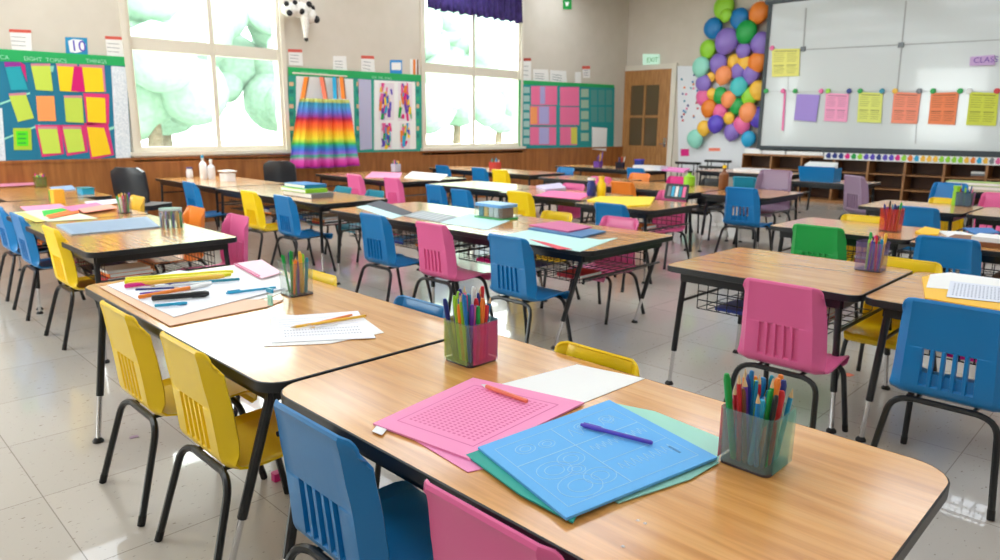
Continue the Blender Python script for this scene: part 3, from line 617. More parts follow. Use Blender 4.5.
# rainbow dress hanging before board 2
def rainbow():
    m = M('rainbow_cloth', (255, 255, 255), .8); nt = m.node_tree; N = nt.nodes; L = nt.links; b = N['Principled BSDF']
    tc = N.new('ShaderNodeTexCoord'); sp_ = N.new('ShaderNodeSeparateXYZ'); mr = N.new('ShaderNodeMapRange'); cr = N.new('ShaderNodeValToRGB')
    mr.inputs[1].default_value = -1.12; mr.inputs[2].default_value = 0; L.new(tc.outputs['Object'], sp_.inputs[0]); L.new(sp_.outputs[2], mr.inputs[0])
    nz = N.new('ShaderNodeTexNoise'); nz.inputs['Scale'].default_value = 5; ad = N.new('ShaderNodeMath'); ad.operation = 'MULTIPLY_ADD'; ad.inputs[1].default_value = .03
    L.new(tc.outputs['Object'], nz.inputs[0]); L.new(nz.outputs[0], ad.inputs[0]); L.new(mr.outputs[0], ad.inputs[2]); L.new(ad.outputs[0], cr.inputs[0]); L.new(cr.outputs[0], b.inputs['Base Color'])
    st = [(0, (110, 70, 200)), (.07, (210, 40, 150)), (.14, (230, 90, 190)), (.2, (60, 190, 150)), (.235, (150, 110, 220)), (.29, (70, 120, 225)), (.34, (40, 160, 190)), (.38, (70, 200, 90)), (.45, (245, 235, 60)), (.53, (255, 200, 40)), (.6, (255, 130, 40)), (.68, (245, 85, 50)), (.73, (190, 30, 70)), (.77, (150, 70, 170)), (.83, (100, 125, 220)), (.9, (80, 160, 215)), (.955, (60, 165, 190)), (.975, (190, 200, 110)), (1, (200, 205, 120))]
    e = cr.color_ramp.elements; e[0].color = lin(st[0][1]); e[1].color = lin(st[-1][1])
    for p, c in st[1:-1]: k = e.new(p); k.color = lin(c)
    return m
YD = YW-.35; TL = onY(300, 98, YD); TR = onY(349, 100, YD); BL = onY(290, 168, YD); BR = onY(359, 168, YD)
t = thing('rainbow_dress', 'rainbow striped cloth skirt with long straps hanging in front of the middle board', 'cloth', ((TL[0]+TR[0])/2, YD, TL[2]))
b = B(); R = []; nn, mm = 60, 24
for j in range(mm+1):
    v = j/mm; row = []
    for i in range(nn+1):
        u = i/nn; vv = v**.85; xl = TL[0]*(1-vv)+BL[0]*vv; xr = TR[0]*(1-vv)+BR[0]*vv; z = TL[2]*(1-v)+BL[2]*v
        row.append(b.bm.verts.new((xl*(1-u)+xr*u-t.location[0], (.012+.05*v)*math.sin(u*31+.6*math.sin(v*3))+.02*math.sin(u*70), z-t.location[2]-.02*math.sin(u*3.14)*v)))
    R.append(row)
for j in range(mm):
    for i in range(nn): b.bm.faces.new([R[j][i], R[j][i+1], R[j+1][i+1], R[j+1][i]])
o = b.obj('skirt', rainbow(), t, ang=80); o.modifiers.new('s', 'SOLIDIFY').thickness = .005
for k, (pa, pb, c) in enumerate([(306, 302, 'orange'), (321, 325, 'salmon'), (334, 335, 'cyan'), (341, 343, 'orange')]):
    a, c2 = onY(pa, 77, YW-.05), onY(pb, 99, YD); a = Vector(a)-t.location; c2 = Vector(c2)-t.location; w = .034
    s_ = B().slab([a+Vector((-w, 0, 0)), a+Vector((w, 0, 0)), c2+Vector((w, 0, 0)), c2+Vector((-w, 0, 0))], (0, -.008, 0)).obj('strap', M('strap_'+c, PAL[c], .8), t, smooth=False)
    B().slab([a+Vector((w, 0, 0)), a+Vector((w+.025, 0, 0)), c2+Vector((w+.025, 0, 0)), c2+Vector((w, 0, 0))], (0, -.009, 0)).obj('brown_edge', plastic('brown', .5), s_, smooth=False)
B().tube([(-.5, .1, .0+a.z), (.5, .1, a.z)], .012).obj('hanging_rod', trim_m, t)
# black and white plush toy hanging high on the wall
p = Vector(WL(300, 10, .16)); t = thing('plush_toy', 'black and white plush animal hanging on the wall right of the left window', 'toy', p)
plw = noisy('white_plush', (215, 210, 200), (235, 232, 225), 30, .95, bump=.5); plb = noisy('black_plush', (25, 25, 28), (48, 46, 48), 30, .95, bump=.5)
b = B(); b.blob((0, 0, 0), (.24, .11, .12), 3, .02); b.blob((.17, -.01, -.07), (.1, .09, .13), 3, .02); b.blob((-.19, -.02, -.02), (.13, .11, .11), 3, .02); b.obj('body', plw, t)
b = B(); b.tube([(.03, -.05, -.04), (.05, -.06, -.22), (.05, -.05, -.42)], [.065, .055, .03], 10); b.obj('hanging_leg', plw, t)
for c, r in (((-.27, -.08, .05), .045), ((-.13, -.09, .09), .04), ((-.24, -.1, -.08), .05), ((-.02, -.09, -.03), .05), ((.12, -.08, .09), .05), ((.25, -.06, -.12), .06), ((.2, -.05, .05), .04)):
    B().blob(c, (r, r*.7, r), 2, .04).obj('black_patch', plb, t)
B().blob((.055, -.05, -.44), .035, 2, .03).obj('paw', plb, t)
b = B().tube([(0, 0, .1), (0, .1, .55)], .004, 5); b.obj('hanging_cord', plastic('grey'), t)

# ------------------------------------------------------------------ right wall: door, exit sign, panel board, balloons, screen, bookcase
A_ = Vector(WR(626, 70)); Bv = Vector(WR(673, 70)); dy0, dy1, dz = Bv[1], A_[1], 2.84
r = sroot('door_1', (XW, (dy0+dy1)/2, 0)); hw = (dy1-dy0)/2
door_w = noisy('door_wood', (158, 108, 58), (182, 130, 76), 3, .45, (1, 8, 1))
b = B(); X0, X1 = -.05, -.005
py_ = [(-hw+.16, -.045), (.045, hw-.16-.22)]
py_ = [(.06-.42+.0, .02), (.08, .46)]
pz = [(1.02, 1.7), (1.76, 2.48)]
ycut = [-hw, -.36, .02, .08, .46, hw]
b.box((X0, -hw, 0), (X1, -.36, dz)); b.box((X0, .46, 0), (X1, hw, dz)); b.box((X0, .02, 1.02), (X1, .08, 2.48)); b.box((X0, -.36, 0), (X1, .46, 1.02)); b.box((X0, -.36, 2.48), (X1, .46, dz))
b.box((X0, -.36, 1.7), (X1, .02, 1.76)); b.box((X0, .08, 1.7), (X1, .46, 1.76)); b.obj('door_leaf', door_w, r, smooth=False)
B().box((X0-.012, -.34, .2), (X0, .02, .86)).obj('raised_panel', door_w, r, smooth=False); B().box((X0-.012, .08, .2), (X0, .44, .86)).obj('raised_panel', door_w, r, smooth=False)
dk = M('dark_pane', (100, 82, 58), .15)
for (a, c) in ((-.36, .02), (.08, .46)):
    for (e, f) in pz: B().box((-.03, a, e), (-.024, c, f)).obj('pane', dk, r, smooth=False)
b = B(); b.box((-.06, -hw-.13, 0), (0, -hw, dz+.12)); b.box((-.06, hw, 0), (0, hw+.13, dz+.12)); b.box((-.06, -hw, dz), (0, hw, dz+.12)); b.obj('door_frame', trim_m, r, smooth=False)
b = B(); b.box((-.06, -hw+.05, 1.0), (-.05, -hw+.12, 1.22)); b.tube([(-.06, -hw+.085, 1.08), (-.11, -hw+.085, 1.08), (-.11, -hw+.2, 1.07)], .012); b.obj('handle', chrome_m, r)
t = wthing('R', 652, 60, 'exit_sign', 'pale green lit exit sign above the wooden door', 'sign')
wpoly('R', rect(644, 54, 660, 65, .3), .0, .06, 'sign_box', M('sign_green', (190, 225, 205), .4, emit=.35), t)
letters('R', 646.5, 62.5, 'EXIT', .155, plastic('green'), t, .063)
t = wthing('R', 710, 150, 'wall_panel', 'white metal panel behind the balloons between door and bookcase', 'panel')
wpoly('R', [(678, 66), (760, 66), (747, 172), (679, 172)], 0, .03, 'panel_sheet', M('panel_white', (226, 228, 232), .35), t)
for k in range(22):
    x, y = random.uniform(680, 697), random.uniform(70, 127); c = ['blue', 'navy', 'teal', 'red', 'orange', 'pink'][k % 6]
    wpoly('R', rect(x, y, x+1.6, y+2), .03, .01, 'magnet', plastic(c), t)
o = wpoly('R', rect(681, 149, 689, 156), .031, .01, 'magenta_card', plastic('magenta')); tag(o, 'magenta card low on the white panel', 'card')
o = wpoly('R', rect(709, 148, 720, 151), .031, .01, 'pink_label', plastic('salmon')); tag(o, 'narrow pink label low on the white panel', 'label')
for i, (x, y) in enumerate(((688, 162), (718, 160), (712, 166))):
    p = onX(x, y, XW-.6); o = B().prism(rrect(-.12, .12, -.3, .3, .08), 0, .05).obj('black_stool_top', black_m); o.location = (p[0], p[1], p[2]-.05)
    tag(o, 'black stool with round edged seat below the white panel, '+['left', 'right', 'middle'][i], 'stool', 'black stools below the white panel'); hz = p[2]-.05
    for sx in (-.08, .08):
        for sy in (-.2, .2): B().tube([(sx, sy, 0), (sx*1.2, sy*1.1, -hz)], .012, 6).obj('leg', black_m, o)
BAL = [(724, 7, 11, 'lime'), (726, 15, 6.5, 'lime'), (713, 28, 10, 'blue'), (739.5, 18, 10, 'blue'), (759, 12.5, 10.5, 'orange'), (746.5, 31.5, 11, 'green'), (726.7, 40.7, 12.5, 'violetl'), (761, 43, 11, 'violetl'),
 (743.5, 50, 8, 'violetl'), (708, 49, 9, 'lime'), (701, 66.5, 9.5, 'mint'), (718.5, 63, 9.5, 'violetl'), (734, 61, 7, 'gold'), (745, 63, 7.5, 'gold'), (757.5, 62, 10, 'orange'), (723.5, 75, 9, 'peach'), (738.5, 71, 8, 'violetl'),
 (751.5, 74, 9, 'violetl'), (711.5, 76.5, 5, 'gold'), (703.5, 83, 8.5, 'violetl'), (739, 86.5, 9.5, 'aqua'), (703.5, 96.5, 8, 'pink'), (712, 93.5, 5.5, 'gold'), (720, 95, 8, 'green'), (728.5, 99, 8, 'peach'), (750, 96, 9, 'lime'),
 (758, 90, 9.5, 'gold'), (709, 108, 8.5, 'orange'), (720, 111.5, 8, 'pink'), (737, 106, 8, 'green'), (748, 112, 9.5, 'peach'), (758, 117, 10, 'violet'), (715.7, 123.5, 8.7, 'violet'), (729, 118, 6, 'gold'), (742, 124, 9, 'pink'), (704, 128, 7.5, 'gold'),
 (732, 131.5, 8.5, 'violetl'), (748.5, 138.5, 7.7, 'cyan'), (695, 138.5, 8.8, 'mint')]
PAL.update(violetl=(138, 112, 195), peach=(250, 150, 90), aqua=(70, 195, 195))
front = {4: 1, 5: 1.6, 6: 1.5, 3: .8, 15: 1.5, 20: 1.2, 24: 1.6, 30: 1.6, 32: 1.5, 36: .6, 37: 1, 33: 1, 14: 1.2, 22: 1.3, 10: 1.3, 7: 1.2, 26: 1.1, 1: 1.5, 34: .8, 27: .9}
nmz = {'violetl': 'lavender', 'peach': 'peach orange', 'aqua': 'turquoise', 'gold': 'yellow'}
byrow = lambda y: 'at the top' if y < 25 else 'in the upper part' if y < 58 else 'in the middle' if y < 92 else 'in the lower part' if y < 125 else 'at the bottom'
cnt = {}
for i, (x, y, rr, c) in enumerate(BAL):
    k = front.get(i, .5+.25*(i % 3)); p = onX(x, y, XW-.09-.08*k); R_ = rr/FPX*(np.dot(np.array(p)-[0, 0, H], FV))
    prof = [(0, 1.0)]+[(math.sin(a)*(1 if a < 1.57 else 1-.06*(a-1.57)), math.cos(a)*(1.0 if a < 1.57 else 1.12)) for a in [j*math.pi/12 for j in range(1, 12)]]+[(.05, -1.13), (.1, -1.2), (0, -1.2)]
    side = 'left' if x < 715 else 'right' if x > 743 else 'centre'
    T = Matrix.Diagonal((R_*.5, R_, R_, 1)) @ Matrix.Rotation(random.uniform(-.5, .5), 4, 'X')
    o = B().lathe(prof, 20, T).obj('balloon', M('balloon_'+c, PAL[c], .38)); o.location = p
    tag(o, '%s balloon %s of the balloon cluster, %s side' % (nmz.get(c, c), byrow(y), side)+(', smaller' if rr < 7.5 else ''), 'balloon', 'balloons beside the screen')
# projection whiteboard / screen
DS = .40
t = wthing('R', 880, 100, 'whiteboard', 'large black framed whiteboard with sheets clipped on a string', 'whiteboard')
lp = t.location; XS = XW-DS; ya, yb = onX(766, 80, XS)[1], onX(1000, 80, XS)[1]-2.2; z0, z1 = onX(900, 149, XS)[2], onX(768, 4, XS)[2]
def rb(a, c, nm, m, par=t, sm=False): o = B().box((a[0]-lp.x, a[1]-lp.y, a[2]-lp.z), (c[0]-lp.x, c[1]-lp.y, c[2]-lp.z)).obj(nm, m, par, smooth=sm); return o
wb_m = M('whiteboard_enamel', (210, 215, 215), .16, coat=.3); fr_m = M('slate_frame', (44, 54, 60), .4)
rb((XS, yb, z0), (XS+.05, ya, z1), 'writing_surface', wb_m)
rb((XS-.03, ya, z0-.07), (XS+.06, ya+.07, z1+.05), 'side_frame', fr_m); rb((XS-.03, yb, z0-.1), (XS+.06, ya, z0), 'bottom_frame', fr_m)
B().tube([(XS-.02-lp.x, ya+.12-lp.y, z1+.07-lp.z), (XS-.02-lp.x, yb-lp.y, z1+.07-lp.z)], .09, 16).obj('roller_housing', M('slate_tube', (92, 104, 110), .35), t)
b = B()
for yy in (ya-.3, yb+.5): b.box((XS+.06-lp.x, yy-lp.y, z1-.2-lp.z), (XW-lp.x, yy+.05-lp.y, z1-.1-lp.z)); b.box((XS+.05-lp.x, yy-lp.y, z0+.2-lp.z), (XW-lp.x, yy+.05-lp.y, z0+.3-lp.z))
b.obj('wall_bracket', black_m, t, smooth=False)
seam = M('seam_grey', (160, 162, 162), .5)
for pts in ([(805.5, 8), (807, 8), (804, 50), (802.5, 50)], [(905.5, 1), (907, 1), (898, 92), (896.5, 92)], [(916, 122), (917, 122), (916, 144), (915, 144)], [(803, 49.3), (1000, 39.3), (1000, 40.3), (803, 50.3)], [(788, 60), (788.6, 60), (788.6, 90), (788, 90)]):
    wpoly('R', pts, DS+.001, .002, 'panel_seam', seam, t)
wpoly('R', [(767, 91.2), (1010, 91.2), (1010, 91.7), (767, 91.7)], DS+.015, .003, 'string', M('string', (185, 187, 185), .7), t)
def clip(x, y, c, lab):
    p = onX(x, y, XS-.03); o = B().lathe([(0, -.02), (.045, -.015), (.05, 0), (.045, .015), (0, .02)], 12, Matrix.Rotation(math.pi/2, 4, 'Y')).obj('round_clip', plastic(c)); o.location = p; tag(o, lab, 'clip', 'round clips on the whiteboard string')
for x, c, w in [(766, 'green', 'at the left end of the string'), (783, 'pink', 'above the thin pink strip'), (795, 'green', 'at the left corner of the purple sheet'), (821, 'pink', 'between the purple and pink sheets'), (828, 'lime', 'at the left corner of the pink sheet'), (849, 'navy', 'right of the pink sheet'), (860, 'green', 'at the left corner of the pale yellow sheet'), (882, 'teal', 'at the right corner of the pale yellow sheet'), (895, 'gold', 'at the left corner of the salmon sheet'),
                (919, 'grey', 'at the right corner of the salmon sheet'), (933, 'green', 'at the left corner of the orange sheet'), (960, 'green', 'at the right corner of the orange sheet'), (969, 'white', 'at the left corner of the rightmost sheet'), (997, 'red', 'at the right corner of the rightmost sheet')]: clip(x, 91, c, nmz.get(c, c)+' round clip '+w)
clip(772, 48, 'pink', 'pink round clip at the top of the lone yellow sheet')
for x, y in ((803, 49), (901, 45)):
    p = onX(x, y, XS-.02); o = B().box((-.02, -.045, -.045), (.02, .045, .045)).obj('square_magnet', plastic('grey'), smooth=False); o.location = p; tag(o, 'grey square magnet on the whiteboard seam, '+('left' if x < 850 else 'right')+' one', 'magnet', 'square magnets')
def wsheet(pts, c, nm, lab, text=True):
    o = wpoly('R', pts, DS+.02, .006, 'hanging_sheet', paper('ws_'+nm, c)); tag(o, lab, 'paper', 'sheets on the whiteboard')
    if text:
        Pq = [Vector(WR(a, b_, DS+.027)) for a, b_ in pts]; b = B()
        for q, v in enumerate([.07]+[.16+.07*k for k in range(11)]):
            for (u0, u1) in ([(.1, .9)] if q == 0 else [(.07, .47), (.54, .92)]):
                if q == 6: continue
                hgt = .025 if q == 0 or q == 7 else .012; u1 -= .06*((q*7) % 3)/2
                b.slab([Q(Pq, u0, v), Q(Pq, u1, v), Q(Pq, u1, v+hgt), Q(Pq, u0, v+hgt)], (-.0015, 0, 0))
        b.obj('printed_text', paper('ink_'+nm, tuple(int(v*.62) for v in c)), o, smooth=False).matrix_parent_inverse = Matrix()
wsheet([(772, 49), (800, 48.5), (799, 76), (772, 77)], (238, 232, 125), 'ly', 'yellow sheet stuck high at the left of the whiteboard')
wsheet([(797, 94), (820, 95), (816, 122), (794, 120)], (165, 140, 215), 'pu', 'plain purple tilted sheet hanging from the string', False)
wsheet([(826, 93), (849, 94), (847, 122), (824, 121)], (250, 165, 200), 'pk', 'pink printed sheet hanging on the whiteboard string')
wsheet([(859, 92), (883, 93), (881, 123), (857, 122)], (228, 232, 120), 'py', 'pale yellow printed sheet next to the pink one on the string')
wsheet([(894, 92), (921, 93), (917, 124), (891, 123)], (252, 150, 120), 'sa', 'salmon printed sheet on the string')
wsheet([(931, 93), (959, 92), (955, 125), (928, 124)], (250, 140, 90), 'or', 'orange printed sheet on the string between two green clips')
wsheet([(970, 92), (999, 93), (996, 126), (966, 125)], (215, 220, 75), 'ye', 'yellow green printed sheet rightmost on the string')
o = wpoly('R', [(784, 92), (786, 92), (783.5, 131), (781.5, 130)], DS+.02, .004, 'pink_strip', paper('pkst', (245, 130, 180))); tag(o, 'thin pink paper strip hanging at the left of the string', 'paper')
o = wpoly('R', [(971, 57), (995, 55), (995, 65), (970, 66)], DS+.001, .05, 'lilac_eraser', paper('lilac2', (205, 170, 215))); tag(o, 'lilac label block stuck on the whiteboard upper right', 'label')
letters('R', 973, 63, 'CLASS', .13, plastic('purple'), o, DS+.053)
# bookcase
XBK = 14.72; ytop = [onX(p_, q_, XBK)[1] for p_, q_ in ((742, 160),)][0]
yb0 = -1.2; zt = .93
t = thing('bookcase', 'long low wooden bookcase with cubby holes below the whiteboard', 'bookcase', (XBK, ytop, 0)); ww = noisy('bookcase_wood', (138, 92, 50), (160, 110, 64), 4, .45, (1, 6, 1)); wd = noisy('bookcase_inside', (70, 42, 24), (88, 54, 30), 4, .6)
Lb = ytop-yb0
B().box((0, -Lb, zt-.04), (.46, 0, zt)).obj('top_board', ww, t, smooth=False); B().box((.42, -Lb, 0), (.45, 0, zt-.04)).obj('back_panel', wd, t, smooth=False); B().box((0, -Lb, 0), (.42, 0, .06)).obj('plinth', ww, t, smooth=False)
nd = int(Lb/.62); dyb = Lb/nd
for k in range(nd+1): B().box((0, -k*dyb-.02 if k < nd else -Lb, .06), (.42, -k*dyb+.02 if k else 0, zt-.04)).obj('divider', ww, t, smooth=False)
for k in range(nd):
    for zz in (.33, .61): B().box((.03, -(k+1)*dyb+.02, zz), (.42, -k*dyb-.02, zz+.022)).obj('shelf', ww, t, smooth=False)
ystr = onX(824, 160, XBK)[1]
B().box((-.012, -Lb, zt-.06), (0, ystr-ytop, zt+.07)).obj('border_strip', white_m, t, smooth=False)
cc = ['navy', 'navy', 'navy', 'magenta', 'green', 'lime', 'violet', 'violet', 'navy', 'violet', 'violet', 'magenta', 'lime', 'orange', 'cyan', 'gold', 'gold', 'gold', 'lime', 'lime', 'lime', 'lime', 'gold', 'orange', 'cyan', 'gold', 'grey', 'pink']
for k, c in enumerate(cc):
    px0 = 826+k*6.3; a = onX(px0, 160, XBK)[1]; bb = onX(px0+4.8, 160, XBK)[1]
    rr = (a-bb)/2; o = B().prism([(rr*math.cos(q)*(1+.18*math.cos(q*5)), .055*math.sin(q)*(1+.1*math.sin(3*q))) for q in [j*2*math.pi/20 for j in range(20)]], 0, .01, Matrix.Rotation(-math.pi/2, 4, 'Y') @ Matrix.Rotation(math.pi/2, 4, 'Z')).obj('paper_cutout', plastic(c, .5), smooth=False)
    o.location = (XBK-.014, (a+bb)/2, zt+.01); tag(o, nmz.get(c, c)+' paper cutout on the border strip of the bookcase, %s' % ('left stretch' if k < 9 else 'middle stretch' if k < 19 else 'right stretch'), 'cutout', 'paper cutouts on the bookcase border, '+c+(' left' if k < 9 else ' middle' if k < 19 else ' right'))
for k, (p0, p1) in enumerate([(745, 762), (763, 786), (787, 824)]):
    a = onX(p0, 155, XBK+.1)[1]; c = onX(p1, 155, XBK+.1)[1]; o = B().prism(rrect(-.15, .15, -(a-c)/2, (a-c)/2, .02), 0, .1).obj('paper_stack', white_m); o.location = (XBK+.2, (a+c)/2, zt+.001)
    tag(o, 'stack of white papers on the bookcase, '+['leftmost', 'middle', 'rightmost'][k]+' of three', 'paper stack', 'paper stacks on the bookcase')
    B().box((-.14, -(a-c)/2+.02, .1), (.14, (a-c)/2-.02, .108)).obj('cover_sheet', paper('lilac3', (225, 215, 238)), o, smooth=False)
for k in range(3):
    o = B().box((-.1, -.13, 0), (.1, .13, .035)).obj('book', plastic(['brown', 'grey', 'white'][k], .5), smooth=False); p = onX(980, 178, XBK+.2); o.location = (p[0]+.02, p[1], .633+.037*k); tag(o, ['brown book at the bottom', 'grey book in the middle', 'white book on top']

[k]+' of the small pile in the bookcase at far right', 'book', 'pile in the bookcase')

# ------------------------------------------------------------------ pen cups
def pen(kind, c, L, r=.0055):
    body = B(); T = Matrix()
    if kind == 'pencil':
        body.lathe([(r*.9, .0), (r, .003), (r, L-.022)], 6); o = body.obj('pencil', plastic(c), None)
        B().lathe([(r, L-.022), (.0012, L-.003), (0, L)], 6).obj('pencil_tip', M('pencil_wood', (225, 190, 140), .6), o)
    else:
        rr = r*(1.35 if kind == 'marker' else 1.0)
        body.lathe([(rr*.7, 0), (rr, .004), (rr, L*.68)], 10); o = body.obj('marker' if kind == 'marker' else 'pen', plastic(c))
        cc_ = c
        B().lathe([(rr*1.12, L*.68), (rr*1.12, L*.93), (rr*.7, L-.002), (0, L)], 10).obj('cap', plastic(cc_), o)
        if kind == 'pen': B().box((rr*.9, -.0015, L*.72), (rr*1.9, .0015, L*.97)).obj('clip', plastic(cc_), o, smooth=False)
    return o
def cup(px, py, w, h, desc, sh, wallm, cols, side=None, n=None, kinds=('pen', 'marker', 'pencil'), zt=.7, rz=0, plen=(.16, .2), wobj='pen_cup', world=None):
    x, y = world or at(px, py, zt); z = zt+.001
    t = thing(wobj, desc, 'pen cup', (x, y, z), rz, None); hw = w/2
    b = B(); o = rrect(-hw*.94, hw*.94, -hw*.94, hw*.94, w*.13); o2 = rrect(-hw, hw, -hw, hw, w*.14); i1 = rrect(-hw*.94+.002, hw*.94-.002, -hw*.94+.002, hw*.94-.002, w*.12); i2 = rrect(-hw+.002, hw-.002, -hw+.002, hw-.002, w*.13)
    Ls = [[b.bm.verts.new((p[0], p[1], zz)) for p in q] for q, zz in ((o, .006), (o2, h), (i2, h), (i1, .006))]; nn = len(o)
    for a in range(3):
        for k in range(nn): b.bm.faces.new([Ls[a][k], Ls[a][(k+1) % nn], Ls[a+1][(k+1) % nn], Ls[a+1][k]])
    b.obj('tub', wallm, t)
    B().prism(o, 0, .006).obj('base', M('dark_clear', (70, 60, 66), .2), t)
    B().tube([(p[0], p[1], h) for p in o2]+[(o2[0][0], o2[0][1], h)], .0016, 5).obj('rim', wallm, t)
    for (sx, sy, m) in (side or []):
        b = B(); e = .0015
        if sx: b.box((min(sx*(hw+.001), sx*(hw+.001+e)), -hw*.8, .008), (max(sx*(hw+.001), sx*(hw+.001+e)), hw*.8, h*.99))
        else: b.box((-hw*.8, min(sy*(hw+.001), sy*(hw+.001+e)), .008), (hw*.8, max(sy*(hw+.001), sy*(hw+.001+e)), h*.99))
        b.obj('coloured_side', m, t, smooth=False)
    n = n or len(cols); g = int(math.ceil(math.sqrt(n)))
    for k in range(n):
        c = cols[k % len(cols)]; kd = kinds[(k*5+k//3) % len(kinds)]; L = random.uniform(*plen)
        u = ((k % g)+.5)/g*2-1; v = ((k//g)+.5)/g*2-1; lim = hw*.94-.011
        base = Vector((u*lim*.85, v*lim*.85, .008)); tx, ty = random.uniform(-.1, .1)+u*.06, random.uniform(-.1, .1)+v*.06
        top = Vector((max(-lim, min(lim, base.x+tx*h)), max(-lim, min(lim, base.y+ty*h)), h)); d = (top-base).normalized()
        p = pen(kd, c, L); q = Vector((0, 0, 1)).rotation_difference(d)
        p.rotation_mode = 'QUATERNION'; rzq = Matrix.Rotation(rz, 3, 'Z'); p.rotation_quaternion = rzq.to_quaternion() @ q; p.location = Vector((x, y, z))+rzq @ base
        tag(p, '%s %s standing in the %s' % (nmz.get(c, c), kd, sh), kd, '%s %ss in the %s' % (c, kd, sh))
    return t
pinkc = clear('pink_clear', (235, 100, 165), .2); yelc = clear('yellow_clear', (235, 220, 20), .6); tealc = clear('teal_clear', (20, 170, 185), .6); greyc = clear('smoky_clear', (205, 215, 215), .1); violc = clear('violet_clear', (175, 150, 205), .15); redc = clear('red_clear', (240, 90, 70), .3)
full = ['blue', 'purple', 'green', 'orange', 'red', 'navy', 'lime', 'purple', 'pink', 'navy', 'blue', 'black', 'orange', 'magenta', 'green', 'violet', 'red', 'navy', 'lime', 'purple', 'blue', 'teal', 'white', 'red', 'navy']
cup(471, 360, .135, .14, 'pink and clear pen cup in the middle of the front table', 'pink pen cup on the front table', greyc, full, side=[(0, -1, clear('pink_side', (235, 80, 150), .35)), (-1, 0, clear('lime_side', (190, 220, 110), .2)), (0, 1, yelc), (1, 0, tealc)], n=36, plen=(.18, .235))
full2 = ['black', 'green', 'red', 'navy', 'blue', 'cyan', 'blue', 'orange', 'green', 'teal', 'red', 'orange', 'cyan', 'blue', 'mint', 'red', 'gold', 'teal', 'brown', 'purple', 'blue', 'lime']
cup(754, 462, .126, .135, 'clear pen cup with a pink side at the right of the front table', 'right pen cup on the front table', clear('aqua_clear', (170, 215, 210), .12), full2, side=[(0, 1, clear('pinkside', (230, 80, 120), .55)), (0, -1, clear('aqua_side', (120, 215, 200), .2)), (-1, 0, clear('grey_side', (190, 200, 200), .1))], n=34, plen=(.16, .215))
cup(297, 294, .12, .15, 'clear pen cup on the front left table', 'pen cup on the front left table', greyc, ['orange', 'purple', 'gold', 'teal', 'green', 'lime', 'orange', 'gold', 'green', 'navy', 'grey', 'lime'], n=12, plen=(.16, .21))
cup(870, 270, .14, .155, 'clear pen cup on the right table behind the pink chair', 'violet pen cup behind the pink chair', violc, ['red', 'purple', 'cyan', 'gold', 'navy', 'blue', 'green', 'magenta', 'lime', 'violet', 'red', 'green'], n=12, plen=(.16, .2))
cup(890, 231, .14, .17, 'red edged pencil box behind the right tables', 'red edged pencil box', redc, ['black', 'navy', 'green', 'navy', 'black', 'teal', 'purple', 'navy'], n=9, plen=(.19, .22))
cup(125, 213, .1, .12, 'crowded pencil cup on the left rear table', 'crowded cup on the left rear table', greyc, ['white', 'pink', 'brown', 'green', 'gold', 'magenta', 'red', 'purple', 'green'], n=16, plen=(.13, .17))
cup(41, 187, .12, .12, 'olive pencil pot on the farthest left table', 'olive pencil pot', clear('olive_clear', (130, 130, 60), .6), ['green', 'purple', 'magenta', 'brown', 'lime', 'gold'], n=14, plen=(.13, .16))
cup(964, 206, .15, .14, 'grey pencil cup at the far right near the yellow bottle', 'grey cup by the lime bottle', clear('slate_clear', (90, 120, 140), .6), ['navy', 'magenta', 'white', 'lime', 'green', 'blue', 'red'], n=9, plen=(.17, .21))
cup(396, 172, .13, .13, 'small pencil tub on the table beside the rainbow cloth', 'small tub beside the rainbow cloth', clear('white_clear', (220, 220, 235), .6), ['navy', 'green', 'gold', 'pink', 'violet', 'blue'], n=9, plen=(.16, .2))
cup(495, 170, .17, .14, 'red pencil tub far back under the right window', 'red tub under the right window', clear('red2_clear', (225, 90, 80), .7), ['teal', 'cyan', 'white', 'green', 'blue', 'navy'], n=9, plen=(.17, .22))
cup(612, 171, .14, .12, 'purple pencil tub far back left of the door', 'purple tub left of the door', clear('purple2_clear', (120, 80, 170), .7), ['purple', 'gold', 'violet', 'navy'], n=6, plen=(.2, .3), world=(10.98, yf(598, 10.98, .7)))
cup(628, 171, .14, .12, 'dark pencil tub in front of the door', 'dark tub in front of the door', clear('dark2_clear', (50, 50, 60), .7), ['black', 'red', 'white', 'navy'], n=6, plen=(.18, .26), world=(10.98, yf(620, 10.98, .7)))

# ------------------------------------------------------------------ papers, folders, books on the tables
def flat(pts, name, label, cat, mat, dz=0, th=.0015, z=.7, group=None):
    P = [at(a, b_, z) for a, b_ in pts]; cx = sum(p[0] for p in P)/len(P); cy = sum(p[1] for p in P)/len(P)
    o = B().slab([(p[0]-cx, p[1]-cy, 0) for p in P], (0, 0, th)).obj(name, mat, None, smooth=False); o.location = (cx, cy, z+.0008+dz)
    if label: tag(o, label, cat, group)
    o['_q'] = 0; del o['_q']
    return o, [Vector((p[0]-cx, p[1]-cy, th)) for p in P]
def marks(o, q, mat, rows, u0=.1, u1=.9, v0=.1, v1=.9, cols=None, hgt=.35, name='printed_pattern', fill=.6):
    b = B()
    for i in range(rows):
        v = v0+(v1-v0)*(i+.5)/rows; dv = (v1-v0)/rows*hgt/2
        segs = [(u0, u1)] if not cols else [(u0+(u1-u0)*(j+.5-fill/2)/cols, u0+(u1-u0)*(j+.5+fill/2)/cols) for j in range(cols)]
        for a, c in segs: b.slab([Q(q, a, v-dv), Q(q, c, v-dv), Q(q, c, v+dv), Q(q, a, v+dv)], (0, 0, .0003))
    return b.obj(name, mat, o, smooth=False)
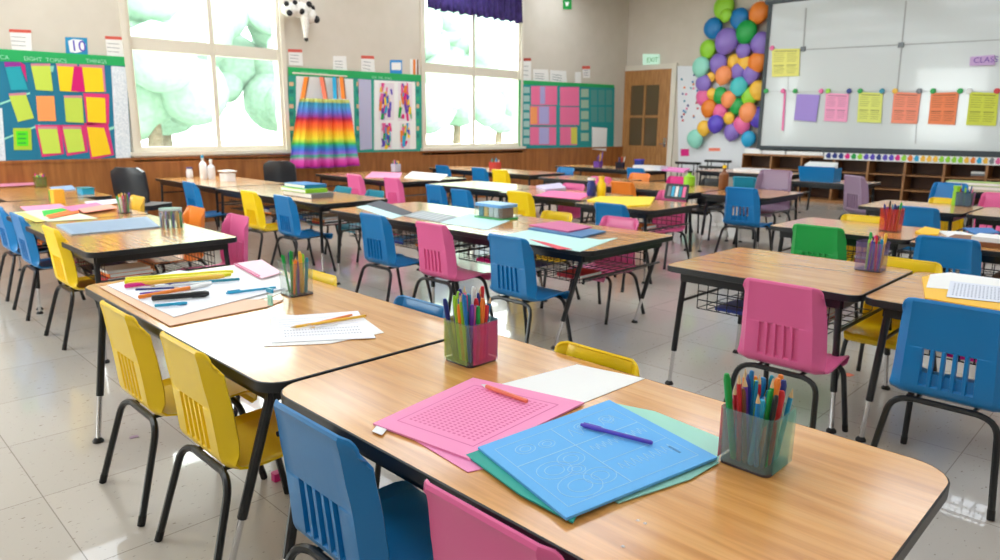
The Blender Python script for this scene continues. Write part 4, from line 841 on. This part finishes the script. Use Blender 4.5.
def loosepen(kind, c, p0, p1, r, label, dz=0, z=.7, capped=None):
    a, c2 = Vector((*at(*p0, z), z+dz)), Vector((*at(*p1, z), z+dz)); L = (c2-a).length; rr = r*(1.55 if kind == 'marker' else 1.15)
    a.z += rr+.0015; c2.z = a.z
    o = pen(kind, c, L, r); o.rotation_mode = 'QUATERNION'; o.rotation_quaternion = Vector((0, 0, 1)).rotation_difference((c2-a).normalized()); o.location = a
    if capped:
        for k in kids(o):
            if k.name.startswith(('cap', 'pencil_tip', 'clip')): k.data.materials[0] = plastic(capped)
    tag(o, label, 'pencil' if kind == 'pencil' else 'pen'); return o
# front table
o, q = flat([(410, 438), (470, 430), (560, 452), (468, 473)], 'pink_sheet', 'plain pink sheet half hidden under the pink folder', 'paper', paper('pk1', (244, 150, 198)))
o, q = flat([(500, 385), (577, 365), (645, 379), (572, 408)], 'white_sheet', 'blank white sheet behind the pink folder on the front table', 'paper', white_m)
o, q = flat([(373, 426), (473, 380), (584, 405), (470, 462)], 'pink_folder', 'pink folder with a dotted panel on the front table', 'folder', paper('pkf', (250, 152, 198)), .002, .005)
marks(o, q, paper('pkdot', (226, 104, 156)), 14, .17, .85, .16, .84, 22, .5, fill=.5)
b = B()
for a, c in (((.12, .12), (.88, .12)), ((.88, .12), (.88, .88)), ((.88, .88), (.12, .88)), ((.12, .88), (.12, .12))):
    A1, A2 = Q(q, *a), Q(q, *c); n_ = (A2-A1).normalized().cross(Vector((0, 0, 1)))*.0015; b.slab([A1-n_, A1+n_, A2+n_, A2-n_], (0, 0, .0004))
b.obj('panel_outline', paper('pkline', (226, 110, 165)), o, smooth=False)
flatt, _ = flat([(372, 433), (377, 427), (387, 431), (382, 437)], 'white_tab', None, None, white_m, .0035, .001); tag(flatt, 'small white tab sticking out at the left corner of the pink folder', 'tab')
loosepen('pencil', 'salmon', (527, 407), (481, 390), .0062, 'orange pen with a white tip lying on the pink folder', .0085, capped='white')
o, q = flat([(610, 403), (655, 412), (724, 440), (718, 462), (690, 480), (560, 430)], 'mint_sheet', 'mint green sheet under the far corner of the blue folder', 'paper', paper('mint', (165, 222, 205)))
o, q = flat([(560, 470), (680, 440), (719, 464), (690, 481), (618, 505)], 'mint_sheet', 'mint green sheets peeping out at the near right of the blue folder', 'paper', paper('mint2', (150, 210, 195)), .0018, .002)
o, q = flat([(466, 458), (500, 446), (600, 470), (573, 526), (520, 498)], 'teal_folder', 'teal folder directly beneath the blue folder', 'folder', paper('tealf', (38, 165, 150)), .004, .004)
o, q = flat([(478, 453), (609, 405), (717, 463), (566, 525)], 'blue_folder', 'light blue folder with white line drawings on the front table', 'folder', paper('bluf', (98, 180, 242)), .0085, .006)
b = B(); ln = paper('blueline', (150, 205, 246))
def stroke(P, w=.0011):
    for a, c in zip(P, P[1:]):
        A1, A2 = Q(q, *a), Q(q, *c)
        if (A2-A1).length < 1e-5: continue
        n_ = (A2-A1).normalized().cross(Vector((0, 0, 1)))*w; b.slab([A1-n_, A1+n_, A2+n_, A2-n_], (0, 0, .0004))
def ring(u, v, r, k=1.0, a0=0, a1=6.283): stroke([(u+r*math.cos(a0+(a1-a0)*i/16), v+r*k*math.sin(a0+(a1-a0)*i/16)) for i in range(17)])
stroke([(.06, .1), (.93, .1), (.93, .92), (.06, .92), (.06, .1)]); stroke([(.06, .38), (.93, .38)], .0018); stroke([(.45, .1), (.45, .92)], .0018); stroke([(.45, .65), (.93, .65)])
for u, v, r in ((.2, .22, .06), (.33, .25, .05), (.2, .55, .1), (.34, .5, .08), (.22, .78, .12), (.36, .76, .09), (.3, .62, .05), (.62, .2, .05), (.8, .22, .05)): ring(u, v, r); ring(u, v, r*.55)
for k in range(9): stroke([(.5+.045*k, .5), (.51+.045*k, .44), (.53+.045*k, .52), (.54+.045*k, .46)]); stroke([(.5+.045*k, .78), (.515+.045*k, .71), (.53+.045*k, .8)])
for k in range(5): stroke([(.5+.08*k, .28), (.53+.08*k, .18), (.56+.08*k, .3)])
b.obj('white_drawing', ln, o, smooth=False)
b = B(); b.slab([Q(q, .86, .74), Q(q, .875, .74), Q(q, .875, .84), Q(q, .86, .84)], (0, 0, .0005)); b.obj('small_dash', plastic('blue'), o, smooth=False)
loosepen('pen', 'violet', (652, 452), (580, 433), .0055, 'violet pen lying on the blue folder', .0155)
for i, (x, y) in enumerate(((638, 521), (645, 524), (623, 547))):
    p = at(x, y, .7); o = B().lathe([(.004, 0), (.003, .0015), (0, .002)], 10).obj('water_drop', clear('drop', (245, 245, 245), .3)); o.location = (*p, .7012); tag(o, 'tiny clear drop on the wood of the front table, '+['left of the close pair', 'right of the close pair', 'lone one near the edge'][i], 'drop', 'drops on the front table')
# front left table
o, q = flat([(190, 272), (257, 262), (300, 285), (272, 297), (230, 305)], 'white_sheet', 'large white sheet at the far side of the front left table', 'paper', white_m)
o, q = flat([(100, 288), (150, 277), (205, 300), (284, 301), (266, 308), (170, 327)], 'peach_folder', 'peach folder under the white papers on the front left table', 'folder', paper('peach', (238, 196, 166)), .0018, .003)
o, q = flat([(107, 287), (180, 272), (285, 290), (174, 319)], 'white_sheets', 'white papers beneath the coloured markers', 'paper', paper('wht2', (235, 238, 246)), .006, .003)
o, q = flat([(264, 347), (272, 315), (362, 317), (384, 333), (330, 344)], 'white_sheet', 'white sheet poking out under the music sheet', 'paper', white_m)
o, q = flat([(271, 318), (358, 312), (376, 339), (272, 344)], 'music_sheet', 'white sheet with handwritten notes and two pencils on it', 'paper', paper('wht3', (240, 241, 248)), .0025)
marks(o, q, paper('inkgrey', (110, 112, 135)), 3, .12, .9, .55, .85, 26, .25, 'printed_pattern', .35); marks(o, q, paper('inkblue', (185, 190, 215)), 4, .08, .92, .12, .5, None, .06, 'ruled_lines')
zb = .0055
loosepen('pencil', 'orange', (352, 318), (306, 329), .005, 'orange pencil lying across the music sheet', zb); loosepen('pencil', 'gold', (366, 319), (290, 331), .0055, 'yellow pencil with grey end lying on the music sheet', zb)
loosepen('pencil', 'white', (338, 327), (309, 331), .0035, 'thin white pencil on the music sheet', zb)
zb = .0095
loosepen('marker', 'magenta', (125, 291), (156, 287), .0075, 'magenta marker at the left of the markers', zb, capped='magenta')
for i, (c, p0, p1) in enumerate([('lemon', (126, 284), (234, 276)), ('lemon', (125, 287), (232, 279)), ('gold', (128, 290), (225, 281))]): loosepen('marker', c, p0, p1, .0078, 'long yellow marker in the marker pile, '+['top', 'middle', 'lowest'][i]+' of three', zb+.001*i)
loosepen('marker', 'teal', (240, 283), (165, 289), .005, 'teal marker with dark cap across the marker pile', zb+.001, capped='navy'); loosepen('pencil', 'white', (212, 286), (150, 290), .006, 'white pencil in the marker pile', zb)
loosepen('marker', 'orange', (139, 302), (212, 288), .0066, 'orange marker with a white cap', zb, capped='white'); loosepen('pencil', 'navy', (136, 293), (180, 291), .005, 'navy pencil beneath the yellow markers', zb)
loosepen('pencil', 'purple', (140, 297), (196, 291), .004, 'purple pencil above the orange marker', zb)
loosepen('marker', 'black', (152, 304), (210, 299), .0095, 'thick black marker on the white papers', zb); loosepen('pen', 'cyan', (155, 310), (188, 307), .0065, 'short blue pen beside the thick black marker', zb)
loosepen('pen', 'cyan', (276, 291), (226, 297), .0055, 'light blue pen right of the markers', zb)
o, q = flat([(234, 266), (262, 262), (282, 275), (262, 281)], 'pink_notebook', 'pale pink notebook behind the markers', 'notebook', paper('palepink', (248, 208, 224)), .0095, .004)
b = B()
b.tube([Q(q, .02, .05+.9*k/96)+Vector((.008*math.cos(k*math.pi/4), 0, .006*math.sin(k*math.pi/4)-.001)) for k in range(97)], .002, 5)
b.obj('spiral_binding', plastic('magenta'), o)
p = at(271, 313, .7); t = thing('acrylic_holder', 'clear acrylic tag holder with blue top beside the pen cup', 'holder', (*p, .7035)); B().box((-.002, -.022, 0), (.002, .022, .1)).obj('clear_plate', greyc, t, smooth=False); B().box((-.004, -.024, .083), (.004, .024, .1)).obj('blue_clip', plastic('cyan'), t, smooth=False); B().box((-.0035, -.015, .03), (.0035, .015, .07)).obj('green_label', plastic('mint'), t, smooth=False)
# left rear tables
o, q = flat([(56, 226), (147, 218), (160, 228), (72, 236)], 'grey_binder', 'blue grey binder lying on the left rear table', 'binder', paper('bluegrey', (150, 172, 196)), 0, .012)
marks(o, q, paper('bluegrey2', (118, 140, 170)), 14, .05, .95, .08, .92, None, .3, 'ribbed_cover')
L_ = [([(20, 207), (60, 204), (75, 212), (30, 214)], (245, 150, 190), 'pink sheets at the left of the folders on the left rear table', .0),
      ([(12, 213), (62, 209), (98, 219), (48, 222)], (215, 235, 200), 'pale green sheet beneath the bright folders', .002), ([(14, 214), (24, 213), (45, 222), (36, 223)], (240, 232, 120), 'pale yellow strip of paper at the table edge', .004),
      ([(42, 212), (62, 209), (78, 213), (44, 217)], (30, 190, 60), 'bright green folder on the left rear table', .006), ([(46, 217), (76, 210), (80, 214), (50, 220)], (255, 110, 30), 'orange red folder beside the bright green one', .01),
      ([(62, 209), (97, 204), (104, 207), (72, 213)], (250, 120, 170), 'pink folder right of the bright green one', .013), ([(78, 211), (110, 206), (118, 210), (84, 215)], (255, 160, 140), 'salmon folder at the right of the coloured folders', .016), ([(84, 202), (120, 199), (122, 203), (90, 206)], (225, 225, 240), 'white sheet behind the pencil cup at left', .0)]
for i, (p_, c, lab, dz_) in enumerate(L_): flat(p_, 'coloured_folder' if 'folder' in lab else 'coloured_sheet', lab, 'paper', paper('lf%d' % i, c), dz_, .003, group='coloured papers on the left rear table')
flat([(0, 183), (30, 181), (36, 185), (0, 187)], 'pink_sheet', 'pink sheet on the farthest left table', 'paper', paper('lf9', (235, 150, 180)), 0, .004); flat([(50, 188), (72, 186), (76, 190), (52, 192)], 'blue_sheet', 'blue and white papers beside the olive pencil pot', 'paper', paper('lf10', (150, 180, 225)), 0, .01)
def smallbox(px, py, sx, sy, sz, mat, name, label, cat, z=.7, rz=0, parts=None, r=.01):
    p = at(px, py, z); o = B().prism(rrect(-sx/2, sx/2, -sy/2, sy/2, r), 0, sz).obj(name, mat); o.location = (*p, z+.001); o.rotation_euler = (0, 0, rz); tag(o, label, cat)
    for nm, a, c, m in (parts or []): B().box(a, c).obj(nm, m, o, smooth=False)
    return o
smallbox(58, 203, .1, .14, .13, plastic('gold'), 'card_box', 'yellow and green card box on the left rear table', 'box', parts=[('green_side', (-.052, .03, .01), (.0, .072, .12), plastic('green'))])
smallbox(86, 194, .12, .2, .06, plastic('cyan'), 'blue_tub', 'small bright blue tub on the left, against the wainscot', 'tub', parts=[('lid', (-.065, -.105, .06), (.065, .105, .07), plastic('teal'))])
def jar(px, py, r, h, label, cols, z=.7, lidm=None):
    x, y = at(px, py, z); t = thing('crayon_jar', label, 'jar', (x, y, z+.001)); B().lathe([(r*.92, 0), (r, .01), (r, h*.8), (r*.9, h*.9), (r*.88, h*.9), (r*.97, h*.78), (r*.97, .012)], 24).obj('glass_body', greyc, t)
    B().lathe([(0, h*.9), (r*.95, h*.9), (r*.95, h), (0, h*1.0)], 24).obj('lid', lidm or clear('lid_clear', (205, 220, 225), .5), t)
    for k in range(11):
        a = k*2*math.pi/11; c = cols[k % len(cols)]; o = B().lathe([(.008, .0), (.009, .01), (.009, h*.7), (.003, h*.78), (0, h*.79)], 8).obj('crayon', plastic(c)); o.location = (x+(r-.018)*math.cos(a), y+(r-.018)*math.sin(a), z+.003); tag(o, '%s crayon inside the round jar on the left rear table' % nmz.get(c, c), 'crayon', c+' crayons in the round jar')
jar(172, 227, .085, .14, 'round clear jar of crayons at the end of the left rear table', ['navy', 'gold', 'green', 'purple', 'red', 'navy', 'brown', 'black'])
# window table
def bottle(px, py, r, h, m, label, cap=None, z=.7, neck=.35):
    x, y = at(px, py, z); o = B().lathe([(r*.9, 0), (r, .01), (r, h*.62), (r*neck, h*.75), (r*neck, h*.88)], 18).obj('bottle', m); o.location = (x, y, z+.001); tag(o, label, 'bottle')
    B().lathe([(r*neck*1.2, h*.88), (r*neck*1.2, h), (0, h)], 14).obj('cap', cap or white_m, o); return o
bottle(204, 179, .05, .33, M('white_plastic', (238, 240, 244), .3), 'tall white bottle under the left window', plastic('cyan')); bottle(212, 179, .05, .27, M('pale_plastic', (225, 228, 235), .3), 'shorter white bottle right of the tall one under the left window')
bottle(190, 178, .045, .15, M('pale_plastic', (225, 228, 235), .3), 'small bottle with blue cap left of the tall white bottle', plastic('navy'), neck=.8)
smallbox(228, 181, .16, .2, .1, M('white_plastic', (238, 240, 244), .3), 'white_tub', 'white tub on the table under the left window', 'tub', parts=[('rim', (-.085, -.105, .125), (.085, .105, .14), white_m)], r=.04)
# N table: stacked books
for i, (c, hh, dx, lab) in enumerate([('grey', .05, 0, 'grey box file at the bottom of the books near the teal chair tops'), ('lime', .04, -.02, 'lime green book in the stack left of the teal chair tops'), ('blue', .04, .02, 'blue book on top of the stack left of the teal chair tops')]):
    p = at(308, 196); o = B().box((-.13, -.3+.03*i, 0), (.13, .3-.05*i, hh)).obj('book', plastic(c, .5), smooth=False); o.location = (p[0]+dx, p[1]+.05*i, .701+[0, .051, .092][i]); tag(o, lab, 'book', 'stacked books')
    B().box((-.132, -.29+.03*i, .006), (.125, .29-.05*i, hh-.006)).obj('page_block', white_m, o, smooth=False)
# middle table
flat([(366, 205), (380, 201), (412, 213), (402, 216)], 'dark_folder', 'narrow dark folder edge on the left half of the middle table', 'folder', paper('darkf', (60, 66, 80)), 0, .008)
flat([(356, 207), (370, 205), (404, 216), (392, 219)], 'cyan_sheet', 'pale cyan sheet at the near edge of the middle table', 'paper', paper('palecyan', (200, 235, 240)), .0, .003)
o, q = flat([(403, 216), (422, 211), (458, 217), (440, 223)], 'grey_sheet', 'grey sheet with dark rim on the middle table', 'paper', paper('greysheet', (150, 158, 165)), 0, .004)
marks(o, q, paper('greysheet2', (190, 196, 200)), 6, .08, .92, .1, .9, None, .5, 'ruled_area')
flat([(440, 223), (470, 214), (510, 221), (487, 230)], 'white_sheet', 'white glossy sheet left of the supply caddy', 'paper', paper('palecyan', (200, 235, 240)), .001, .002)
o, q = flat([(500, 236), (530, 230), (600, 240), (618, 238), (580, 252), (520, 243)], 'mint_sheet', 'large mint sheet by the third blue chair on the middle table', 'paper', paper('mint3', (190, 232, 226)), 0, .002)
flat([(530, 240), (545, 243), (572, 250), (558, 250)], 'red_strip', 'red strip along the near edge of the mint sheet', 'paper', paper('redst', (225, 70, 90)), .0025, .003)
o, q = flat([(528, 230), (560, 226), (606, 233), (582, 239)], 'blue_notebook', 'blue and grey notebook under the pink one on the middle table', 'notebook', paper('bluenb', (70, 120, 170)), .0025, .012)
flat([(529, 228), (561, 224), (592, 230), (568, 235)], 'pink_notebook', 'dusty pink notebook on the middle table', 'notebook', paper('dusty', (205, 100, 150)), .0155, .01)
x, y = at(496, 218); t = thing('supply_caddy', 'clear supply caddy with blue handle bar on the middle table', 'caddy', (x, y, .701), 0)
B().prism(rrect(-.11, .11, -.17, .17, .03), 0, .012).obj('green_base', plastic('green'), t); b = B(); b.box((-.1, -.16, .012), (-.097, .16, .1)); b.box((.097, -.16, .012), (.1, .16, .1)); b.box((-.097, -.16, .012), (.097, -.157, .1)); b.box((-.097, .157, .012), (.097, .16, .1)); b.obj('clear_walls', greyc, t, smooth=False)
B().prism(rrect(-.105, .105, -.165, .165, .03), .1, .125).obj('blue_lid', M('soft_blue', (110, 165, 215), .4), t)
for k, c in enumerate(['brown', 'white', 'white', 'gold', 'teal']): o = B().box((-.06, -.024, 0), (.06, .024, .08)).obj('label_card', plastic(c)); o.location = (x, y-.12+.06*k, .7145); tag(o, ['brown', 'left white', 'right white', 'yellow', 'teal'][k]+' block inside the clear supply caddy', 'block', 'blocks inside the supply caddy')
# right tables
o, q = flat([(922, 278), (935, 275), (1010, 285), (1010, 313), (925, 299)], 'yellow_folder', 'yellow folder under white sheets at the right edge', 'folder', paper('yelf', (250, 196, 60)), 0, .006)
flat([(930, 276), (950, 274), (1010, 282), (1010, 296), (926, 289)], 'white_sheet', 'blank white sheet on the yellow folder at the right edge', 'paper', white_m, .007)
o, q = flat([(950, 283), (1012, 290), (1012, 306), (946, 299)], 'gridded_sheet', 'sheet printed with rows of numbers on the yellow folder', 'paper', paper('gridsh', (225, 230, 242)), .009)
marks(o, q, paper('gridink', (110, 120, 150)), 8, .06, 1, .1, .9, 16, .35, 'printed_pattern', .45)
flat([(915, 233), (925, 228), (940, 231), (938, 236), (922, 236)], 'yellow_plate', 'round yellow paper on the table right of the red pencil box', 'paper', paper('yelp', (255, 205, 40)), 0, .012)
flat([(936, 231), (962, 232), (985, 238), (950, 238)], 'white_sheet', 'white paper behind the blue slotted chair on the right', 'paper', white_m, 0, .004); flat([(960, 236), (985, 237), (983, 243), (958, 240)], 'yellow_sheet', 'yellow paper behind the blue slotted chair on the right', 'paper', paper('yelp', (255, 205, 40)), .005, .004)
flat([(962, 230), (990, 230), (1000, 235), (975, 236)], 'blue_folder', 'blue folder lying at the right edge behind the red pencil box', 'folder', paper('blf2', (50, 120, 190)), .01, .008)
smallbox(992, 245, .3, .5, .03, plastic('brown', .5), 'brown_board', 'brown board at the right edge behind the blue chair', 'board', parts=[('paper_pile', (-.12, -.2, .03), (.1, .1, .06), white_m)])
bottle(955, 205.5, .035, .2, plastic('lime'), 'lime yellow bottle beside the grey pencil cup at far right', neck=.9, cap=plastic('lime'))
for i, c in enumerate(['grey', 'lime']):
    p = (10.9, yf(985, 10.9, .7)); o = B().box((-.13, -.42, 0), (.13, .42, .05)).obj('book', M('sagebook%d' % i, [(200, 205, 200), (170, 195, 110)][i], .5), smooth=False); o.location = (p[0], p[1], .701+.051*i); tag(o, ['pale grey wide book under the green one by the bookcase', 'sage green wide book by the bookcase at far right'][i], 'book'); B().box((-.132, -.41, .01), (.12, .41, .04)).obj('page_block', white_m, o, smooth=False)
# centre tables
flat([(587, 201), (600, 197), (655, 198), (650, 206), (628, 207)], 'yellow_folder', 'big yellow folder in front of the pink chairs at centre', 'folder', M('paper_bigyel', (250, 225, 40), .5), 0, .012)
flat([(535, 196), (550, 191), (592, 194), (580, 200)], 'pink_sheet', 'bright pink sheets on the centre table', 'paper', paper('hotpink', (250, 110, 170)), 0, .006, group='sheets'); flat([(536, 188), (560, 185), (566, 190), (545, 192)], 'lilac_sheet', 'lilac folded sheets behind the pink ones on the centre table', 'paper', paper('lil4', (205, 195, 225)), 0, .03)
bottle(591, 196, .05, .2, plastic('navy'), 'navy bottle left of the yellow bottle at centre', neck=.8, cap=plastic('white')); bottle(601, 196, .05, .22, plastic('yellow'), 'yellow bottle at centre beside the navy one', neck=.6, cap=plastic('gold'))
bottle(689, 186, .075, .2, plastic('lime'), 'lime green bottle with dark cap in front of the black chair', cap=black_m)
bottle(723, 189, .06, .3, plastic('brown'), 'brown bottle with yellow top in front of the white panel', cap=plastic('yellow'), z=.7); 
o = flat([(365, 178), (372, 172), (402, 173), (400, 178)], 'pink_sheet', 'pink sheet on the table beside the rainbow cloth', 'paper', paper('hotpink2', (245, 150, 190)), 0, .006)[0]
flat([(404, 178), (412, 172), (448, 175), (440, 181)], 'white_sheet', 'white sheets on the table beside the rainbow cloth', 'paper', white_m, 0, .01)
flat([(650, 170), (660, 168), (690, 170), (684, 173)], 'pink_sheet', 'pink sheets on the farthest table in front of the door', 'paper', paper('hotpink3', (230, 130, 190)), 0, .03); smallbox(650, 170, .25, .6, .08, M('pale_plastic', (225, 228, 235), .3), 'paper_tray', 'pale paper tray on the farthest table', 'tray')
smallbox(639, 169, .12, .14, .16, plastic('navy'), 'small_tin', 'dark blue tin on the farthest table', 'tin', parts=[('lid', (-.065, -.075, .16), (.065, .075, .18), plastic('violet'))])
smallbox(752, 171.5, .4, .6, .05, M('white_plastic', (238, 240, 244), .3), 'white_tray', 'long white covered tray on the table before the bookcase', 'tray', r=.1)
x, y = 10.75, yf(820, 10.75, .7); t = thing('blue_box_file', 'open blue box file full of white papers on the grey topped table', 'box file', (x, y, .701)); b = B(); b.slab([(-.15, -.24, 0), (-.15, .24, 0), (-.2, .26, .22), (-.2, -.26, .22)], (.01, 0, 0)); b.box((-.14, -.24, 0), (.15, .24, .012)); b.box((-.14, .23, .012), (.15, .24, .2)); b.box((-.14, -.24, .012), (.15, -.23, .2)); b.box((.14, -.23, .012), (.15, .23, .2)); b.obj('box_body', plastic('blue'), t, smooth=False)
for k in range(4): B().box((-.1+.05*k, -.21, .015), (-.09+.05*k, .21, .25+.01*k)).obj('paper_divider', white_m, t, smooth=False)
x, y = at(671, 200); t = thing('tablet', 'small black framed tablet standing on the table with the yellow folder', 'tablet', (x+.1, y, .701)); R_ = Matrix.Rotation(-.25, 4, 'Y')
B().prism(rrect(-.12, .12, -.2, .2, .03), -.012, 0, Matrix.Translation((0, 0, .12)) @ Matrix.Rotation(-math.pi/2+.25, 4, 'Y')).obj('frame', black_m, t)
for k, c in enumerate(['pink', 'teal', 'white', 'cyan', 'grey']): B().prism(rrect(-.08, .08, -.16+.064*k, -.11+.064*k, .004), 0, .003, Matrix.Translation((0, 0, .12)) @ Matrix.Rotation(-math.pi/2+.25, 4, 'Y')).obj('screen_stripe', plastic(c), t, smooth=False)
t.scale = (.7, .7, .7); t.location = (x+.1, y, .701)
# paper scraps on the floor and pink tape on the chair foot
for i, (x, y, c, lab) in enumerate([(134, 437, 'mauve', 'tiny torn purple scrap on the floor by the yellow chairs'), (848, 375, 'salmon', 'pink scrap on the floor behind the pink chair, lower one'), (862, 335, 'salmon', 'pink scrap on the floor behind the pink chair, left of two upper'), (872, 334, 'salmon', 'pink scrap on the floor behind the pink chair, right of two upper')]):
    p = at(x, y, 0); k = .02 if i == 0 else .03; o = B().slab([(-k, -k*.6, 0), (k*.8, -k, 0), (k, k*.4, 0), (0, k*.7, 0), (-k*.9, k*.5, 0)], (0, 0, .0015)).obj('paper_scrap', plastic(c), None, smooth=False); o.location = (*p, .001); tag(o, lab, 'paper scrap')
p = at(277, 480, 0); o = B().prism(rrect(-.018, .018, -.018, .018, .006), 0, .035).obj('magenta_cap', plastic('magenta')); o.location = (*p, .001); tag(o, 'magenta marker cap on the floor between the yellow and blue front chairs', 'cap')
